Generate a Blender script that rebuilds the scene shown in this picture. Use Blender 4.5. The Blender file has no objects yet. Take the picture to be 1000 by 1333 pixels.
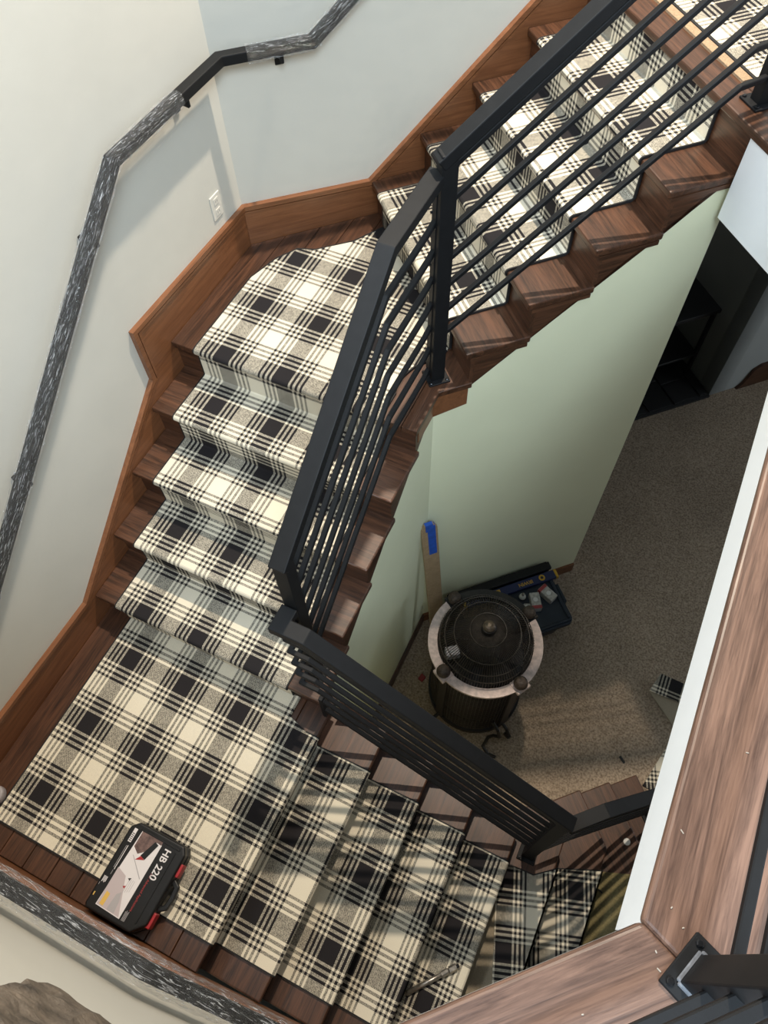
import bpy, bmesh, math, random
from mathutils import Vector, Matrix, noise

# ------------------------------------------------------------------ camera, world, lights
SC = bpy.context.scene
COL = SC.collection
R2 = math.sqrt(.5)
CAM_H = 1.5575
cam_d = bpy.data.cameras.new('camera'); cam = bpy.data.objects.new('camera', cam_d); COL.objects.link(cam)
cam_d.sensor_fit = 'HORIZONTAL'; cam_d.sensor_width = 36; cam_d.lens = 36 * .98173
cam_d.clip_start = .02; cam_d.clip_end = 60
# unit axes of the stair grid seen from the camera (x right, y down, z forward in the picture)
F_PX, NX, NY, YAW = 981.7318, 25.4351, 583.6702, .0092
_n = Vector((NX, NY, F_PX)).normalized()
_a = Vector((.4227, -.795, .4357)); _a -= _n * _a.dot(_n); _a.normalize()
_b = _a.cross(-_n)
AY = _a * math.cos(YAW) + _b * math.sin(YAW); AX = AY.cross(-_n); AZ = -_n
right = Vector((AX.x, AY.x, AZ.x)); down = Vector((AX.y, AY.y, AZ.y)); fwd = Vector((AX.z, AY.z, AZ.z))
up = -down; back = -fwd
cam.matrix_world = Matrix(((right.x, up.x, back.x, 0), (right.y, up.y, back.y, 0), (right.z, up.z, back.z, CAM_H), (0, 0, 0, 1)))
SC.camera = cam
SC.view_settings.view_transform = 'Standard'; SC.view_settings.look = 'None'
SC.view_settings.gamma = 1; SC.view_settings.use_curve_mapping = False
SC.view_settings.exposure = 0.0

W = bpy.data.worlds.new('world'); SC.world = W; W.use_nodes = True
W.node_tree.nodes['Background'].inputs[0].default_value = (.78, .89, 1.0, 1)
W.node_tree.nodes['Background'].inputs[1].default_value = .68

def lamp(name, kind, loc, power, color, size=.06, rot=None, size_y=None):
    d = bpy.data.lights.new(name, kind); d.energy = power; d.color = color
    if kind == 'AREA':
        d.size = size
        if size_y: d.shape = 'RECTANGLE'; d.size_y = size_y
    else: d.shadow_soft_size = size
    o = bpy.data.objects.new(name, d); COL.objects.link(o); o.location = loc
    if rot: o.rotation_euler = rot
    return o
# the pendant lamp that hangs over the stairwell
lamp('pendant_light', 'POINT', (-.74, 3.49, 4.0), 1300, (1.0, .86, .69), .06)
# daylight from the tall windows of the upper room, at the right of the stairwell
win = lamp('window_daylight', 'AREA', (2.1, -2.3, 5.0), 520, (.72, .87, 1.0), 2.4, None, 2.0)
# daylight from the high windows above the left wall
win2 = lamp('high_window_daylight', 'AREA', (-3.1, .2, 3.6), 170, (.80, .91, 1.0), 1.6, None, 1.2)
win2.rotation_euler = (Vector((.38, 1.0, -.1)) - win2.location).to_track_quat('-Z', 'Y').to_euler()
# daylight through the window of the lower room
lamp('lower_window_daylight', 'AREA', (4.58, 4.6, -1.7), 24, (.80, .90, 1.0), 1.3, (math.radians(90), 0, math.radians(90)), 1.5)
win.rotation_euler = (Vector((-.2, 1.8, -2.0)) - win.location).to_track_quat('-Z', 'Y').to_euler()

# ------------------------------------------------------------------ helpers
def M(name): return MATS[name]
def link(name, me, mat=None, parent=None, smooth=False):
    o = bpy.data.objects.new(name, me); COL.objects.link(o)
    if mat is not None: me.materials.append(mat)
    if smooth:
        for p in me.polygons: p.use_smooth = True
    if parent is not None:
        o.parent = parent
        if parent.type == 'EMPTY': o.matrix_parent_inverse = Matrix.Translation(-parent.location)
    return o
def tag(o, label, cat, group=None):
    o['label'] = label; o['category'] = cat
    if group: o['group'] = group
    return o
def thing(name, label, cat, loc, group=None):
    e = bpy.data.objects.new(name, None); COL.objects.link(e); e.location = loc
    e.empty_display_size = .1
    return tag(e, label, cat, group)
def struct(o): o['kind'] = 'structure'; return o
def mesh(verts, faces):
    me = bpy.data.meshes.new('m'); me.from_pydata([tuple(v) for v in verts], [], faces); me.validate(); me.update()
    bm = bmesh.new(); bm.from_mesh(me); bmesh.ops.recalc_face_normals(bm, faces=bm.faces); bm.to_mesh(me); bm.free()
    return me
def bev(me, w, seg=2, ang=30):
    bm = bmesh.new(); bm.from_mesh(me)
    es = [e for e in bm.edges if len(e.link_faces) == 2 and e.calc_face_angle(0) > math.radians(ang)]
    bmesh.ops.bevel(bm, geom=es, offset=w, segments=seg, affect='EDGES', profile=.5, clamp_overlap=True)
    bm.to_mesh(me); bm.free(); return me
def P1(s, t, z): return Vector((R2 * (s - t), R2 * (s + t), z))          # diagonal frame
def P2(y, x, z): return Vector((x, y, z))                                # flight 2: uphill = +Y
def P3(a, y, z): return Vector((-a, y, z))                               # flight 3: uphill = -X
def PW(x, y, z): return Vector((x, y, z))
def box(fr, a0, a1, b0, b1, z0, z1):
    v = [fr(a, b, z) for z in (z0, z1) for b in (b0, b1) for a in (a0, a1)]
    return mesh(v, [(0, 2, 3, 1), (4, 5, 7, 6), (0, 1, 5, 4), (2, 6, 7, 3), (0, 4, 6, 2), (1, 3, 7, 5)])
def prism(poly, z0, z1):
    n = len(poly); v = [(x, y, z0) for x, y in poly] + [(x, y, z1) for x, y in poly]
    return mesh(v, [tuple(range(n))[::-1], tuple(range(n, 2 * n))] + [(i, (i + 1) % n, n + (i + 1) % n, n + i) for i in range(n)])
def extrude(fr, poly, b0, b1):          # poly of (a, z), extruded along b
    n = len(poly); v = [fr(a, b0, z) for a, z in poly] + [fr(a, b1, z) for a, z in poly]
    return mesh(v, [tuple(range(n))[::-1], tuple(range(n, 2 * n))] + [(i, (i + 1) % n, n + (i + 1) % n, n + i) for i in range(n)])
def sweep(pts, w, h, side=None):
    """rectangular bar along a polyline with mitred joints"""
    pts = [Vector(p) for p in pts]; n = len(pts)
    ds = [(pts[i + 1] - pts[i]).normalized() for i in range(n - 1)]
    rings = []
    def frame(d, prev):
        flat = Vector((d.x, d.y, 0))
        if flat.length < .02: wv = prev
        else: wv = Vector((d.y, -d.x, 0)).normalized()
        return wv, wv.cross(d).normalized()
    wv = side or Vector((1, 0, 0)); fs = []
    for d in ds:
        wv, u = frame(d, wv); fs.append((wv, u))
    for i in range(n):
        if i == 0: d, nrm = ds[0], ds[0]
        elif i == n - 1: d, nrm = ds[-1], ds[-1]
        else: d, nrm = ds[i - 1], (ds[i - 1] + ds[i]).normalized()
        wv, u = fs[max(0, i - 1)]
        ring = []
        for sx, sy in ((-1, -1), (1, -1), (1, 1), (-1, 1)):
            q = pts[i] + wv * (sx * w / 2) + u * (sy * h / 2)
            k = (pts[i] - q).dot(nrm) / max(.15, d.dot(nrm)); ring.append(q + d * k)
        rings.append(ring)
    v = [q for r in rings for q in r]; f = [(3, 2, 1, 0), tuple(4 * (n - 1) + k for k in range(4))]
    for i in range(n - 1):
        for k in range(4):
            f.append((4 * i + k, 4 * i + (k + 1) % 4, 4 * i + 4 + (k + 1) % 4, 4 * i + 4 + k))
    return mesh(v, f)
def tube(pts, r, seg=8, closed=False, rad=None):
    pts = [Vector(p) for p in pts]; n = len(pts); v = []; f = []
    ref = Vector((0, 0, 1)); nv = None
    for i in range(n):
        d = (pts[(i + 1) % n] - pts[i - 1]) if closed else (pts[min(i + 1, n - 1)] - pts[max(i - 1, 0)])
        d.normalize()
        if nv is None:
            nv = d.cross(ref if abs(d.z) < .9 else Vector((1, 0, 0))).normalized()
        else: nv = (nv - d * nv.dot(d)).normalized()
        b = d.cross(nv); rr = rad(i / (n - 1 or 1)) if rad else r
        for k in range(seg):
            a = 2 * math.pi * k / seg; v.append(pts[i] + nv * (rr * math.cos(a)) + b * (rr * math.sin(a)))
    for i in range(n if closed else n - 1):
        j = (i + 1) % n
        for k in range(seg): f.append((i * seg + k, i * seg + (k + 1) % seg, j * seg + (k + 1) % seg, j * seg + k))
    if not closed: f += [tuple(range(seg))[::-1], tuple((n - 1) * seg + k for k in range(seg))]
    return v, f
def tmesh(*a, **k): return mesh(*tube(*a, **k))
def join(parts):
    V = []; Fc = []
    for v, f in parts:
        o = len(V); V += list(v); Fc += [tuple(i + o for i in q) for q in f]
    me = bpy.data.meshes.new('m'); me.from_pydata([tuple(q) for q in V], [], Fc); me.update(); return me
def lathe(prof, c, seg=32, axis=None):
    v = []; f = []; n = len(prof); c = Vector(c)
    for i, (r, z) in enumerate(prof):
        for k in range(seg):
            a = 2 * math.pi * k / seg; v.append(c + Vector((r * math.cos(a), r * math.sin(a), z)))
    for i in range(n - 1):
        for k in range(seg): f.append((i * seg + k, i * seg + (k + 1) % seg, (i + 1) * seg + (k + 1) % seg, (i + 1) * seg + k))
    f += [tuple(range(seg))[::-1], tuple((n - 1) * seg + k for k in range(seg))]
    return mesh(v, f)
def ringpts(c, r, z, n=48): return [(c[0] + r * math.cos(2 * math.pi * k / n), c[1] + r * math.sin(2 * math.pi * k / n), z) for k in range(n)]
def text_mesh(body, size, fr, extr=.0004, align='CENTER', bold=.012):
    """lettering as mesh; fr maps (u, v, w) to the place"""
    cu = bpy.data.curves.new('t', 'FONT'); cu.body = body; cu.size = size; cu.extrude = extr; cu.align_x = align; cu.align_y = 'CENTER'
    cu.resolution_u = 3; cu.offset = size * bold
    o = bpy.data.objects.new('t', cu); COL.objects.link(o)
    dg = bpy.context.evaluated_depsgraph_get(); me = bpy.data.meshes.new_from_object(o.evaluated_get(dg))
    bpy.data.objects.remove(o)
    for q in me.vertices: q.co = fr(q.co.x, q.co.y, q.co.z)
    me.materials.clear(); me.update(); return me

# ------------------------------------------------------------------ materials
MATS = {}
def new_mat(name):
    m = bpy.data.materials.new(name); m.use_nodes = True; MATS[name] = m
    nt = m.node_tree; return m, nt, nt.nodes['Principled BSDF']
def nd(nt, t, **k):
    n = nt.nodes.new(t)
    for a, b in k.items(): setattr(n, a, b)
    return n
def plain(name, col, rough=.5, metal=0., var=0., scale=12, bump=0., bscale=200, spec=.5):
    m, nt, b = new_mat(name)
    b.inputs['Roughness'].default_value = rough; b.inputs['Metallic'].default_value = metal
    b.inputs['Specular IOR Level'].default_value = spec
    c = (*col, 1)
    b.inputs['Base Color'].default_value = c
    tc = nd(nt, 'ShaderNodeTexCoord')
    if var:
        no = nd(nt, 'ShaderNodeTexNoise'); no.inputs['Scale'].default_value = scale; no.inputs['Detail'].default_value = 5
        nt.links.new(tc.outputs['Object'], no.inputs['Vector'])
        cr = nd(nt, 'ShaderNodeValToRGB'); cr.color_ramp.elements[0].position = .3; cr.color_ramp.elements[1].position = .7
        cr.color_ramp.elements[0].color = (*[x * (1 - var) for x in col], 1); cr.color_ramp.elements[1].color = (*[min(1, x * (1 + var)) for x in col], 1)
        nt.links.new(no.outputs[0], cr.inputs[0]); nt.links.new(cr.outputs[0], b.inputs['Base Color'])
    if bump:
        n2 = nd(nt, 'ShaderNodeTexNoise'); n2.inputs['Scale'].default_value = bscale; n2.inputs['Detail'].default_value = 3
        nt.links.new(tc.outputs['Object'], n2.inputs['Vector'])
        bp = nd(nt, 'ShaderNodeBump'); bp.inputs['Strength'].default_value = bump; bp.inputs['Distance'].default_value = .01
        nt.links.new(n2.outputs[0], bp.inputs['Height']); nt.links.new(bp.outputs[0], b.inputs['Normal'])
    return m
def wood(name, dark, light, ang, rough=.38, tilt=0., contrast=.5, scale=1.):
    m, nt, b = new_mat(name); b.inputs['Roughness'].default_value = rough
    tc = nd(nt, 'ShaderNodeTexCoord'); oi = nd(nt, 'ShaderNodeObjectInfo')
    off = nd(nt, 'ShaderNodeMath', operation='MULTIPLY'); off.inputs[1].default_value = 37
    nt.links.new(oi.outputs['Random'], off.inputs[0])
    add = nd(nt, 'ShaderNodeVectorMath', operation='ADD'); nt.links.new(tc.outputs['Object'], add.inputs[0]); nt.links.new(off.outputs[0], add.inputs[1])
    mp = nd(nt, 'ShaderNodeMapping', vector_type='TEXTURE'); mp.inputs['Rotation'].default_value = (0, 0, ang)
    mp.inputs['Scale'].default_value = (.5 / scale, .028 / scale, .028 / scale)
    nt.links.new(add.outputs[0], mp.inputs['Vector'])
    n1 = nd(nt, 'ShaderNodeTexNoise'); n1.inputs['Scale'].default_value = 1.0; n1.inputs['Detail'].default_value = 6; n1.inputs['Roughness'].default_value = .65
    n1.inputs['Distortion'].default_value = 1.2
    nt.links.new(mp.outputs[0], n1.inputs['Vector'])
    n2 = nd(nt, 'ShaderNodeTexNoise'); n2.inputs['Scale'].default_value = 7; n2.inputs['Detail'].default_value = 3
    nt.links.new(mp.outputs[0], n2.inputs['Vector'])
    mx = nd(nt, 'ShaderNodeMath', operation='MULTIPLY_ADD'); mx.inputs[1].default_value = .35
    nt.links.new(n2.outputs[0], mx.inputs[0]); nt.links.new(n1.outputs[0], mx.inputs[2])
    cr = nd(nt, 'ShaderNodeValToRGB'); e = cr.color_ramp.elements
    e[0].position = .67 - contrast * .35; e[1].position = .67 + contrast * .35; e[0].color = (*dark, 1); e[1].color = (*light, 1)
    nt.links.new(mx.outputs[0], cr.inputs[0])
    hs = nd(nt, 'ShaderNodeHueSaturation')
    vr = nd(nt, 'ShaderNodeMapRange'); vr.inputs['To Min'].default_value = .88; vr.inputs['To Max'].default_value = 1.12
    nt.links.new(oi.outputs['Random'], vr.inputs['Value']); nt.links.new(vr.outputs[0], hs.inputs['Value'])
    nt.links.new(cr.outputs[0], hs.inputs['Color']); nt.links.new(hs.outputs[0], b.inputs['Base Color'])
    bp = nd(nt, 'ShaderNodeBump'); bp.inputs['Strength'].default_value = .12; bp.inputs['Distance'].default_value = .004
    nt.links.new(mx.outputs[0], bp.inputs['Height']); nt.links.new(bp.outputs[0], b.inputs['Normal'])
    return m
TD, TL = (.024, .0105, .0055), (.105, .044, .022)
SD, SL = (.125, .046, .018), (.26, .105, .044)
CD, CL = (.062, .031, .020), (.185, .105, .072)
A45 = math.radians(45)
for n, a in (('x', 0), ('y', math.pi / 2), ('s', A45), ('t', -A45)):
    wood('stair_wood_' + n, TD, TL, a)
    wood('skirt_wood_' + n, SD, SL, a, .34, contrast=.7)
    wood('cap_wood_' + n, CD, CL, a, .42, contrast=.42)
wood('raw_pine', (.30, .20, .11), (.48, .34, .20), 0, .7, contrast=.8)
plain('wall_paint', (.58, .56, .495), .6, var=.025, scale=3, bump=.10, bscale=14)
plain('sage_paint', (.81, .82, .58), .6, var=.03, scale=2, bump=.06, bscale=18)
plain('white_paint', (.84, .86, .87), .5, var=.02, scale=6, bump=.05, bscale=40)
plain('grey_paint', (.42, .44, .43), .6, var=.03, scale=4, bump=.05, bscale=20)
plain('shade_paint', (.16, .165, .145), .6, var=.05, scale=3)  # for the unlit far walls: their shade is put into the colour
plain('black_steel', (.0065, .0068, .0075), .58, 0., spec=.26, var=.15, scale=30, bump=.03, bscale=300)
plain('bolt_steel', (.03, .03, .032), .3, .8)
plain('weld_grey', (.17, .18, .20), .5, .3, var=.3, scale=60)
plain('white_plastic', (.64, .61, .54), .4)
plain('outlet_slot', (.25, .24, .22), .5)
plain('cord_binding', (.012, .011, .011), .8)
plain('jute', (.36, .25, .15), .95, var=.25, scale=180, bump=.5, bscale=260)
plain('jute_backing', (.31, .26, .185), .95, var=.12, scale=240, bump=.3, bscale=300)
plain('pad_olive', (.20, .165, .075), .95, var=.2, scale=90, bump=.3, bscale=200)
plain('case_black', (.0065, .0065, .007), .45, spec=.35, var=.2, scale=20, bump=.03, bscale=200)
plain('case_red', (.36, .018, .022), .4)
plain('print_white', (.72, .69, .70), .35)
plain('print_red', (.33, .03, .03), .4)
plain('print_yellow', (.70, .45, .10), .4)
plain('print_grey', (.40, .38, .39), .4)
plain('print_mauve', (.50, .43, .44), .4)
plain('print_brown', (.14, .085, .075), .4, var=.5, scale=60)
plain('fan_ring_paint', (.56, .44, .39), .5, var=.22, scale=40, bump=.08, bscale=80)
plain('fan_black', (.016, .0135, .012), .5, .2, var=.3, scale=40)
plain('fan_wire', (.070, .057, .046), .5, .5, var=.3, scale=60)
plain('fan_brass', (.10, .075, .05), .45, .4, var=.5, scale=70)
plain('fan_knob_mat', (.060, .042, .030), .6, .2, var=.5, scale=60, bump=.4, bscale=90)
plain('bin_navy', (.012, .020, .032), .5, var=.15, scale=20)
plain('level_blue', (.012, .020, .075), .45)
plain('level_yellow', (.55, .32, .03), .5)
plain('tape_blue', (.018, .085, .42), .6, var=.2, scale=30)
plain('pack_card', (.42, .40, .36), .6, var=.35, scale=50)
plain('pack_red', (.34, .05, .05), .5)
plain('pack_white', (.70, .69, .66), .4)
plain('bulb_glass', (.78, .77, .70), .2)
plain('stone', (.125, .098, .072), .85, var=.6, scale=14, bump=.8, bscale=45)
plain('slate', (.008, .008, .0085), .7, var=.3, scale=10, bump=.2, bscale=30)
plain('slate_grout', (.020, .020, .020), .9)
plain('stove_black', (.006, .006, .006), .6)
plain('cloth_white', (.40, .40, .39), .9, var=.2, scale=30)
plain('chrome_tube', (.33, .30, .26), .35, .8, var=.3, scale=60)
plain('grey_plastic', (.30, .27, .27), .5)
plain('red_plastic', (.25, .02, .02), .5)
plain('paint_spot', (.72, .70, .66), .5)
plain('chip_black', (.01, .01, .01), .6)
plain('drywall_dust', (.42, .37, .31), .9)

# carpet of the lower floor
m, nt, b = new_mat('floor_carpet'); b.inputs['Roughness'].default_value = .95
tc = nd(nt, 'ShaderNodeTexCoord')
n1 = nd(nt, 'ShaderNodeTexNoise'); n1.inputs['Scale'].default_value = 85; n1.inputs['Detail'].default_value = 4
n2 = nd(nt, 'ShaderNodeTexNoise'); n2.inputs['Scale'].default_value = 3; n2.inputs['Detail'].default_value = 3
for q in (n1, n2): nt.links.new(tc.outputs['Object'], q.inputs['Vector'])
cr = nd(nt, 'ShaderNodeValToRGB'); e = cr.color_ramp.elements; e[0].position = .3; e[1].position = .72
e[0].color = (.22, .16, .107, 1); e[1].color = (.57, .45, .33, 1)
nt.links.new(n1.outputs[0], cr.inputs[0])
mx = nd(nt, 'ShaderNodeMix', data_type='RGBA', blend_type='MULTIPLY'); mx.inputs[0].default_value = .35
nt.links.new(cr.outputs[0], mx.inputs[6]); nt.links.new(n2.outputs[0], mx.inputs[7]); nt.links.new(mx.outputs[2], b.inputs['Base Color'])
bp = nd(nt, 'ShaderNodeBump'); bp.inputs['Strength'].default_value = .7; bp.inputs['Distance'].default_value = .008
nt.links.new(n1.outputs[0], bp.inputs['Height']); nt.links.new(bp.outputs[0], b.inputs['Normal'])

# plaid: warp and weft yarn colours woven together; the UV map is in pattern periods
m, nt, b = new_mat('plaid'); b.inputs['Roughness'].default_value = .95; b.inputs['Specular IOR Level'].default_value = .15
uv = nd(nt, 'ShaderNodeUVMap'); sep = nd(nt, 'ShaderNodeSeparateXYZ'); nt.links.new(uv.outputs[0], sep.inputs[0])
def yarn(sock):
    ad = nd(nt, 'ShaderNodeMath', operation='ADD'); ad.inputs[1].default_value = .135 + 50
    nt.links.new(sock, ad.inputs[0])
    fr = nd(nt, 'ShaderNodeMath', operation='FRACT'); nt.links.new(ad.outputs[0], fr.inputs[0])
    c = nd(nt, 'ShaderNodeValToRGB'); c.color_ramp.interpolation = 'CONSTANT'
    blk, lw = .27, .23 / 6
    st = [(0, 0)]; p = blk
    for k in range(6): st.append((p, 1 - k % 2)); p += lw
    st.append((p, 1)); p += .27
    for k in range(6): st.append((p, k % 2)); p += lw
    el = c.color_ramp.elements
    while len(el) > 1: el.remove(el[0])
    el[0].position = 0; el[0].color = (0, 0, 0, 1)
    for pos, val in st[1:]:
        q = el.new(pos); q.color = (val, val, val, 1)
    nt.links.new(fr.outputs[0], c.inputs[0]); return c.outputs[0]
wu, wv = yarn(sep.outputs[0]), yarn(sep.outputs[1])
def cell(sock, k):
    q = nd(nt, 'ShaderNodeMath', operation='MULTIPLY'); q.inputs[1].default_value = k; nt.links.new(sock, q.inputs[0])
    f = nd(nt, 'ShaderNodeMath', operation='FLOOR'); nt.links.new(q.outputs[0], f.inputs[0]); return f.outputs[0]
sm = nd(nt, 'ShaderNodeMath', operation='ADD'); nt.links.new(cell(sep.outputs[0], 74), sm.inputs[0]); nt.links.new(cell(sep.outputs[1], 80), sm.inputs[1])
md = nd(nt, 'ShaderNodeMath', operation='PINGPONG'); md.inputs[1].default_value = 1; nt.links.new(sm.outputs[0], md.inputs[0])
wf = nd(nt, 'ShaderNodeMath', operation='MULTIPLY_ADD'); wf.inputs[1].default_value = .40
wn = nd(nt, 'ShaderNodeTexWhiteNoise', noise_dimensions='2D'); cb = nd(nt, 'ShaderNodeCombineXYZ')
nt.links.new(cell(sep.outputs[0], 74), cb.inputs[0]); nt.links.new(cell(sep.outputs[1], 80), cb.inputs[1]); nt.links.new(cb.outputs[0], wn.inputs['Vector'])
w2 = nd(nt, 'ShaderNodeMath', operation='MULTIPLY_ADD'); w2.inputs[1].default_value = .42; w2.inputs[2].default_value = .09; nt.links.new(wn.outputs['Value'], w2.inputs[0])
nt.links.new(md.outputs[0], wf.inputs[0]); nt.links.new(w2.outputs[0], wf.inputs[2])
mix = nd(nt, 'ShaderNodeMix', data_type='RGBA'); nt.links.new(wf.outputs[0], mix.inputs[0]); nt.links.new(wu, mix.inputs[6]); nt.links.new(wv, mix.inputs[7])
ns = nd(nt, 'ShaderNodeTexNoise'); ns.inputs['Scale'].default_value = 500
colr = nd(nt, 'ShaderNodeMix', data_type='RGBA'); colr.inputs[6].default_value = (.020, .018, .019, 1); colr.inputs[7].default_value = (.72, .655, .52, 1)
uvp = nd(nt, 'ShaderNodeMix', data_type='RGBA', blend_type='MULTIPLY'); uvp.inputs[0].default_value = 1
nt.links.new(wu, uvp.inputs[6]); nt.links.new(wv, uvp.inputs[7])
dk = nd(nt, 'ShaderNodeMapRange'); dk.inputs['To Min'].default_value = .78; nt.links.new(uvp.outputs[2], dk.inputs['Value'])
yv = nd(nt, 'ShaderNodeMath', operation='MULTIPLY'); nt.links.new(mix.outputs[2], yv.inputs[0]); nt.links.new(dk.outputs[0], yv.inputs[1])
nt.links.new(yv.outputs[0], colr.inputs[0])
hv = nd(nt, 'ShaderNodeHueSaturation'); mr = nd(nt, 'ShaderNodeMapRange'); mr.inputs['To Min'].default_value = .8; mr.inputs['To Max'].default_value = 1.2
tc = nd(nt, 'ShaderNodeTexCoord'); nt.links.new(tc.outputs['Object'], ns.inputs['Vector'])
nt.links.new(ns.outputs[0], mr.inputs['Value']); nt.links.new(mr.outputs[0], hv.inputs['Value']); nt.links.new(colr.outputs[2], hv.inputs['Color'])
nt.links.new(hv.outputs[0], b.inputs['Base Color'])
bp = nd(nt, 'ShaderNodeBump'); bp.inputs['Strength'].default_value = .35; bp.inputs['Distance'].default_value = .004
nt.links.new(ns.outputs[0], bp.inputs['Height']); nt.links.new(bp.outputs[0], b.inputs['Normal'])

# crinkled clear stretch film
m, nt, b = new_mat('stretch_film')
b.inputs['Base Color'].default_value = (.80, .83, .86, 1); b.inputs['Roughness'].default_value = .12
tc = nd(nt, 'ShaderNodeTexCoord'); n1 = nd(nt, 'ShaderNodeTexNoise'); n1.inputs['Scale'].default_value = 21; n1.inputs['Detail'].default_value = 8; n1.inputs['Roughness'].default_value = .6
n1.inputs['Distortion'].default_value = 1.8; nt.links.new(tc.outputs['UV'], n1.inputs['Vector'])
cr = nd(nt, 'ShaderNodeValToRGB'); e = cr.color_ramp.elements; e[0].position = .54; e[1].position = .66; e[0].color = (.015, .015, .015, 1); e[1].color = (.78, .78, .78, 1)
nt.links.new(n1.outputs[0], cr.inputs[0])
bp = nd(nt, 'ShaderNodeBump'); bp.inputs['Strength'].default_value = 1.; bp.inputs['Distance'].default_value = .02
nt.links.new(n1.outputs[0], bp.inputs['Height']); nt.links.new(bp.outputs[0], b.inputs['Normal'])
tr = nd(nt, 'ShaderNodeBsdfTransparent'); ms = nd(nt, 'ShaderNodeMixShader')
gl = nd(nt, 'ShaderNodeBsdfGlossy'); gl.inputs['Roughness'].default_value = .15; nt.links.new(bp.outputs[0], gl.inputs['Normal'])
m2 = nd(nt, 'ShaderNodeMixShader'); m2.inputs[0].default_value = .10
nt.links.new(tr.outputs[0], m2.inputs[1]); nt.links.new(gl.outputs[0], m2.inputs[2])
nt.links.new(cr.outputs[0], ms.inputs[0]); nt.links.new(m2.outputs[0], ms.inputs[1]); nt.links.new(b.outputs[0], ms.inputs[2])
nt.links.new(ms.outputs[0], nt.nodes['Material Output'].inputs[0])

# ------------------------------------------------------------------ stair numbers
RS = .185
Z_L2, Z_L1, Z_F = -5 * RS, -10 * RS, -3.42
S1, G1, T_O, T_W = .9642, .2458, 1.883, 3.072
Y2, G2, X_O, X_L = .7132, .2481, -.730, -1.9346
X3, G3, Y_O, Y_N = -.7087, .2497, .815, -.385
WX, WT, WY = -1.948, 3.088, -.405          # wall faces
OV = .028                                  # nosing overhang
X_E, T_E, S_E = .363, -.097, 1.945         # edges of the upper floor opening

# ------------------------------------------------------------------ walls and floors
ZT = 1.5
yc = WX + WT / R2                          # corner of left and diagonal wall
struct(link('wall_left', prism([(WX - .15, WY - .1), (WX, WY - .1), (WX, yc), (WX - .15, yc + .06)], Z_F, ZT), M('wall_paint')))
q0, q1, q2, q3 = P1(0, WT, 0), P1(6, WT, 0), P1(6, WT + .15, 0), P1(0, WT + .15, 0)
struct(link('wall_back', prism([(WX, yc), (R2 * (6 - WT), R2 * (6 + WT)), (R2 * (6 - WT - .15), R2 * (6 + WT + .15)), (WX - .15, yc + .06)], -1.3, ZT), M('wall_paint')))
struct(link('wall_front', box(PW, WX, .10, WY - .14, WY, Z_F, .0), M('wall_paint')))
struct(link('wall_front_upper', box(PW, WX, -.35, WY - .14, WY, .0, 1.2), M('wall_paint')))
struct(link('floor', box(PW, WX, 6.2, -.6, 8.0, Z_F - .12, Z_F), M('floor_carpet')))
# upper floor slab around the opening, its underside is the lower ceiling
ee = (X_E + .02, X_E + .02)
c1 = P1(S_E + .06, T_W + .5, 0); yk = S_E / R2 - X_E
opening = [(c1.x, c1.y), (X_E + .02, yk + .06 / R2 - .02), (X_E + .02, .245), (-.235, -.373), (-.235, -.55)]
slab = opening + [(-.235, -1.6), (6.2, -1.6), (6.2, 8.0), (c1.x, 8.0)]
struct(link('floor_upper', prism(slab, -.24, -.03), M('white_paint')))
# the right white faces of the opening
struct(link('wall_opening_right', box(PW, X_E + .012, X_E + .03, .24, yk + .01, -.25, -.028), M('white_paint')))
struct(link('wall_opening_diagonal', box(P1, S_E + .008, S_E + .10, 1.415, 1.872, -.352, -.028), M('white_paint')))
# walls under the stairs
SW = WT_LOW = 1.90
s_c = (-.75 + SW * R2) / R2; s_end = .07 / R2 + SW
struct(link('wall_understair_back', extrude(P1, [(s_c, Z_F), (s_end, Z_F), (s_end, -.26), (1.95, -.22), (s_c, -1.08)], SW, SW + .12), M('sage_paint')))
struct(link('wall_understair_left', extrude(P2, [(.80, Z_F), (R2 * (s_c + SW), Z_F), (R2 * (s_c + SW), -1.0), (.80, -1.86)], -.75, -.87), M('sage_paint')))
struct(link('wall_understair_front', extrude(PW, [(-.75, Z_F), (.20, Z_F), (.20, -2.75), (-.75, -2.06)], .70, .795), M('sage_paint')))
# far end of the lower room
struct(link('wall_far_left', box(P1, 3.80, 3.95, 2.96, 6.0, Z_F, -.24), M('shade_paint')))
struct(link('wall_far_right', box(P1, 3.80, 8.0, 2.96, 3.10, Z_F, -.24), M('grey_paint')))
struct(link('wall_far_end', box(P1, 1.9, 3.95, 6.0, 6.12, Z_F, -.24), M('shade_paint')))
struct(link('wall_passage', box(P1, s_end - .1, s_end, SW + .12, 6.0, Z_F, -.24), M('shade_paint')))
# outer wall of the lower room with a window
struct(link('wall_right', box(PW, 4.6, 4.75, -.6, 3.8, Z_F, -.24), M('grey_paint')))
struct(link('wall_right_upper', box(PW, 4.6, 4.75, 3.8, 5.4, -.9, -.24), M('grey_paint')))
struct(link('wall_right_lower', box(PW, 4.6, 4.75, 3.8, 5.4, Z_F, -2.5), M('grey_paint')))
struct(link('wall_right_end', box(PW, 4.6, 4.75, 5.4, 8.0, Z_F, -.24), M('grey_paint')))
struct(link('wall_lower_front', box(PW, .10, 4.75, -.6, -.45, Z_F, -.24), M('grey_paint')))

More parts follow.
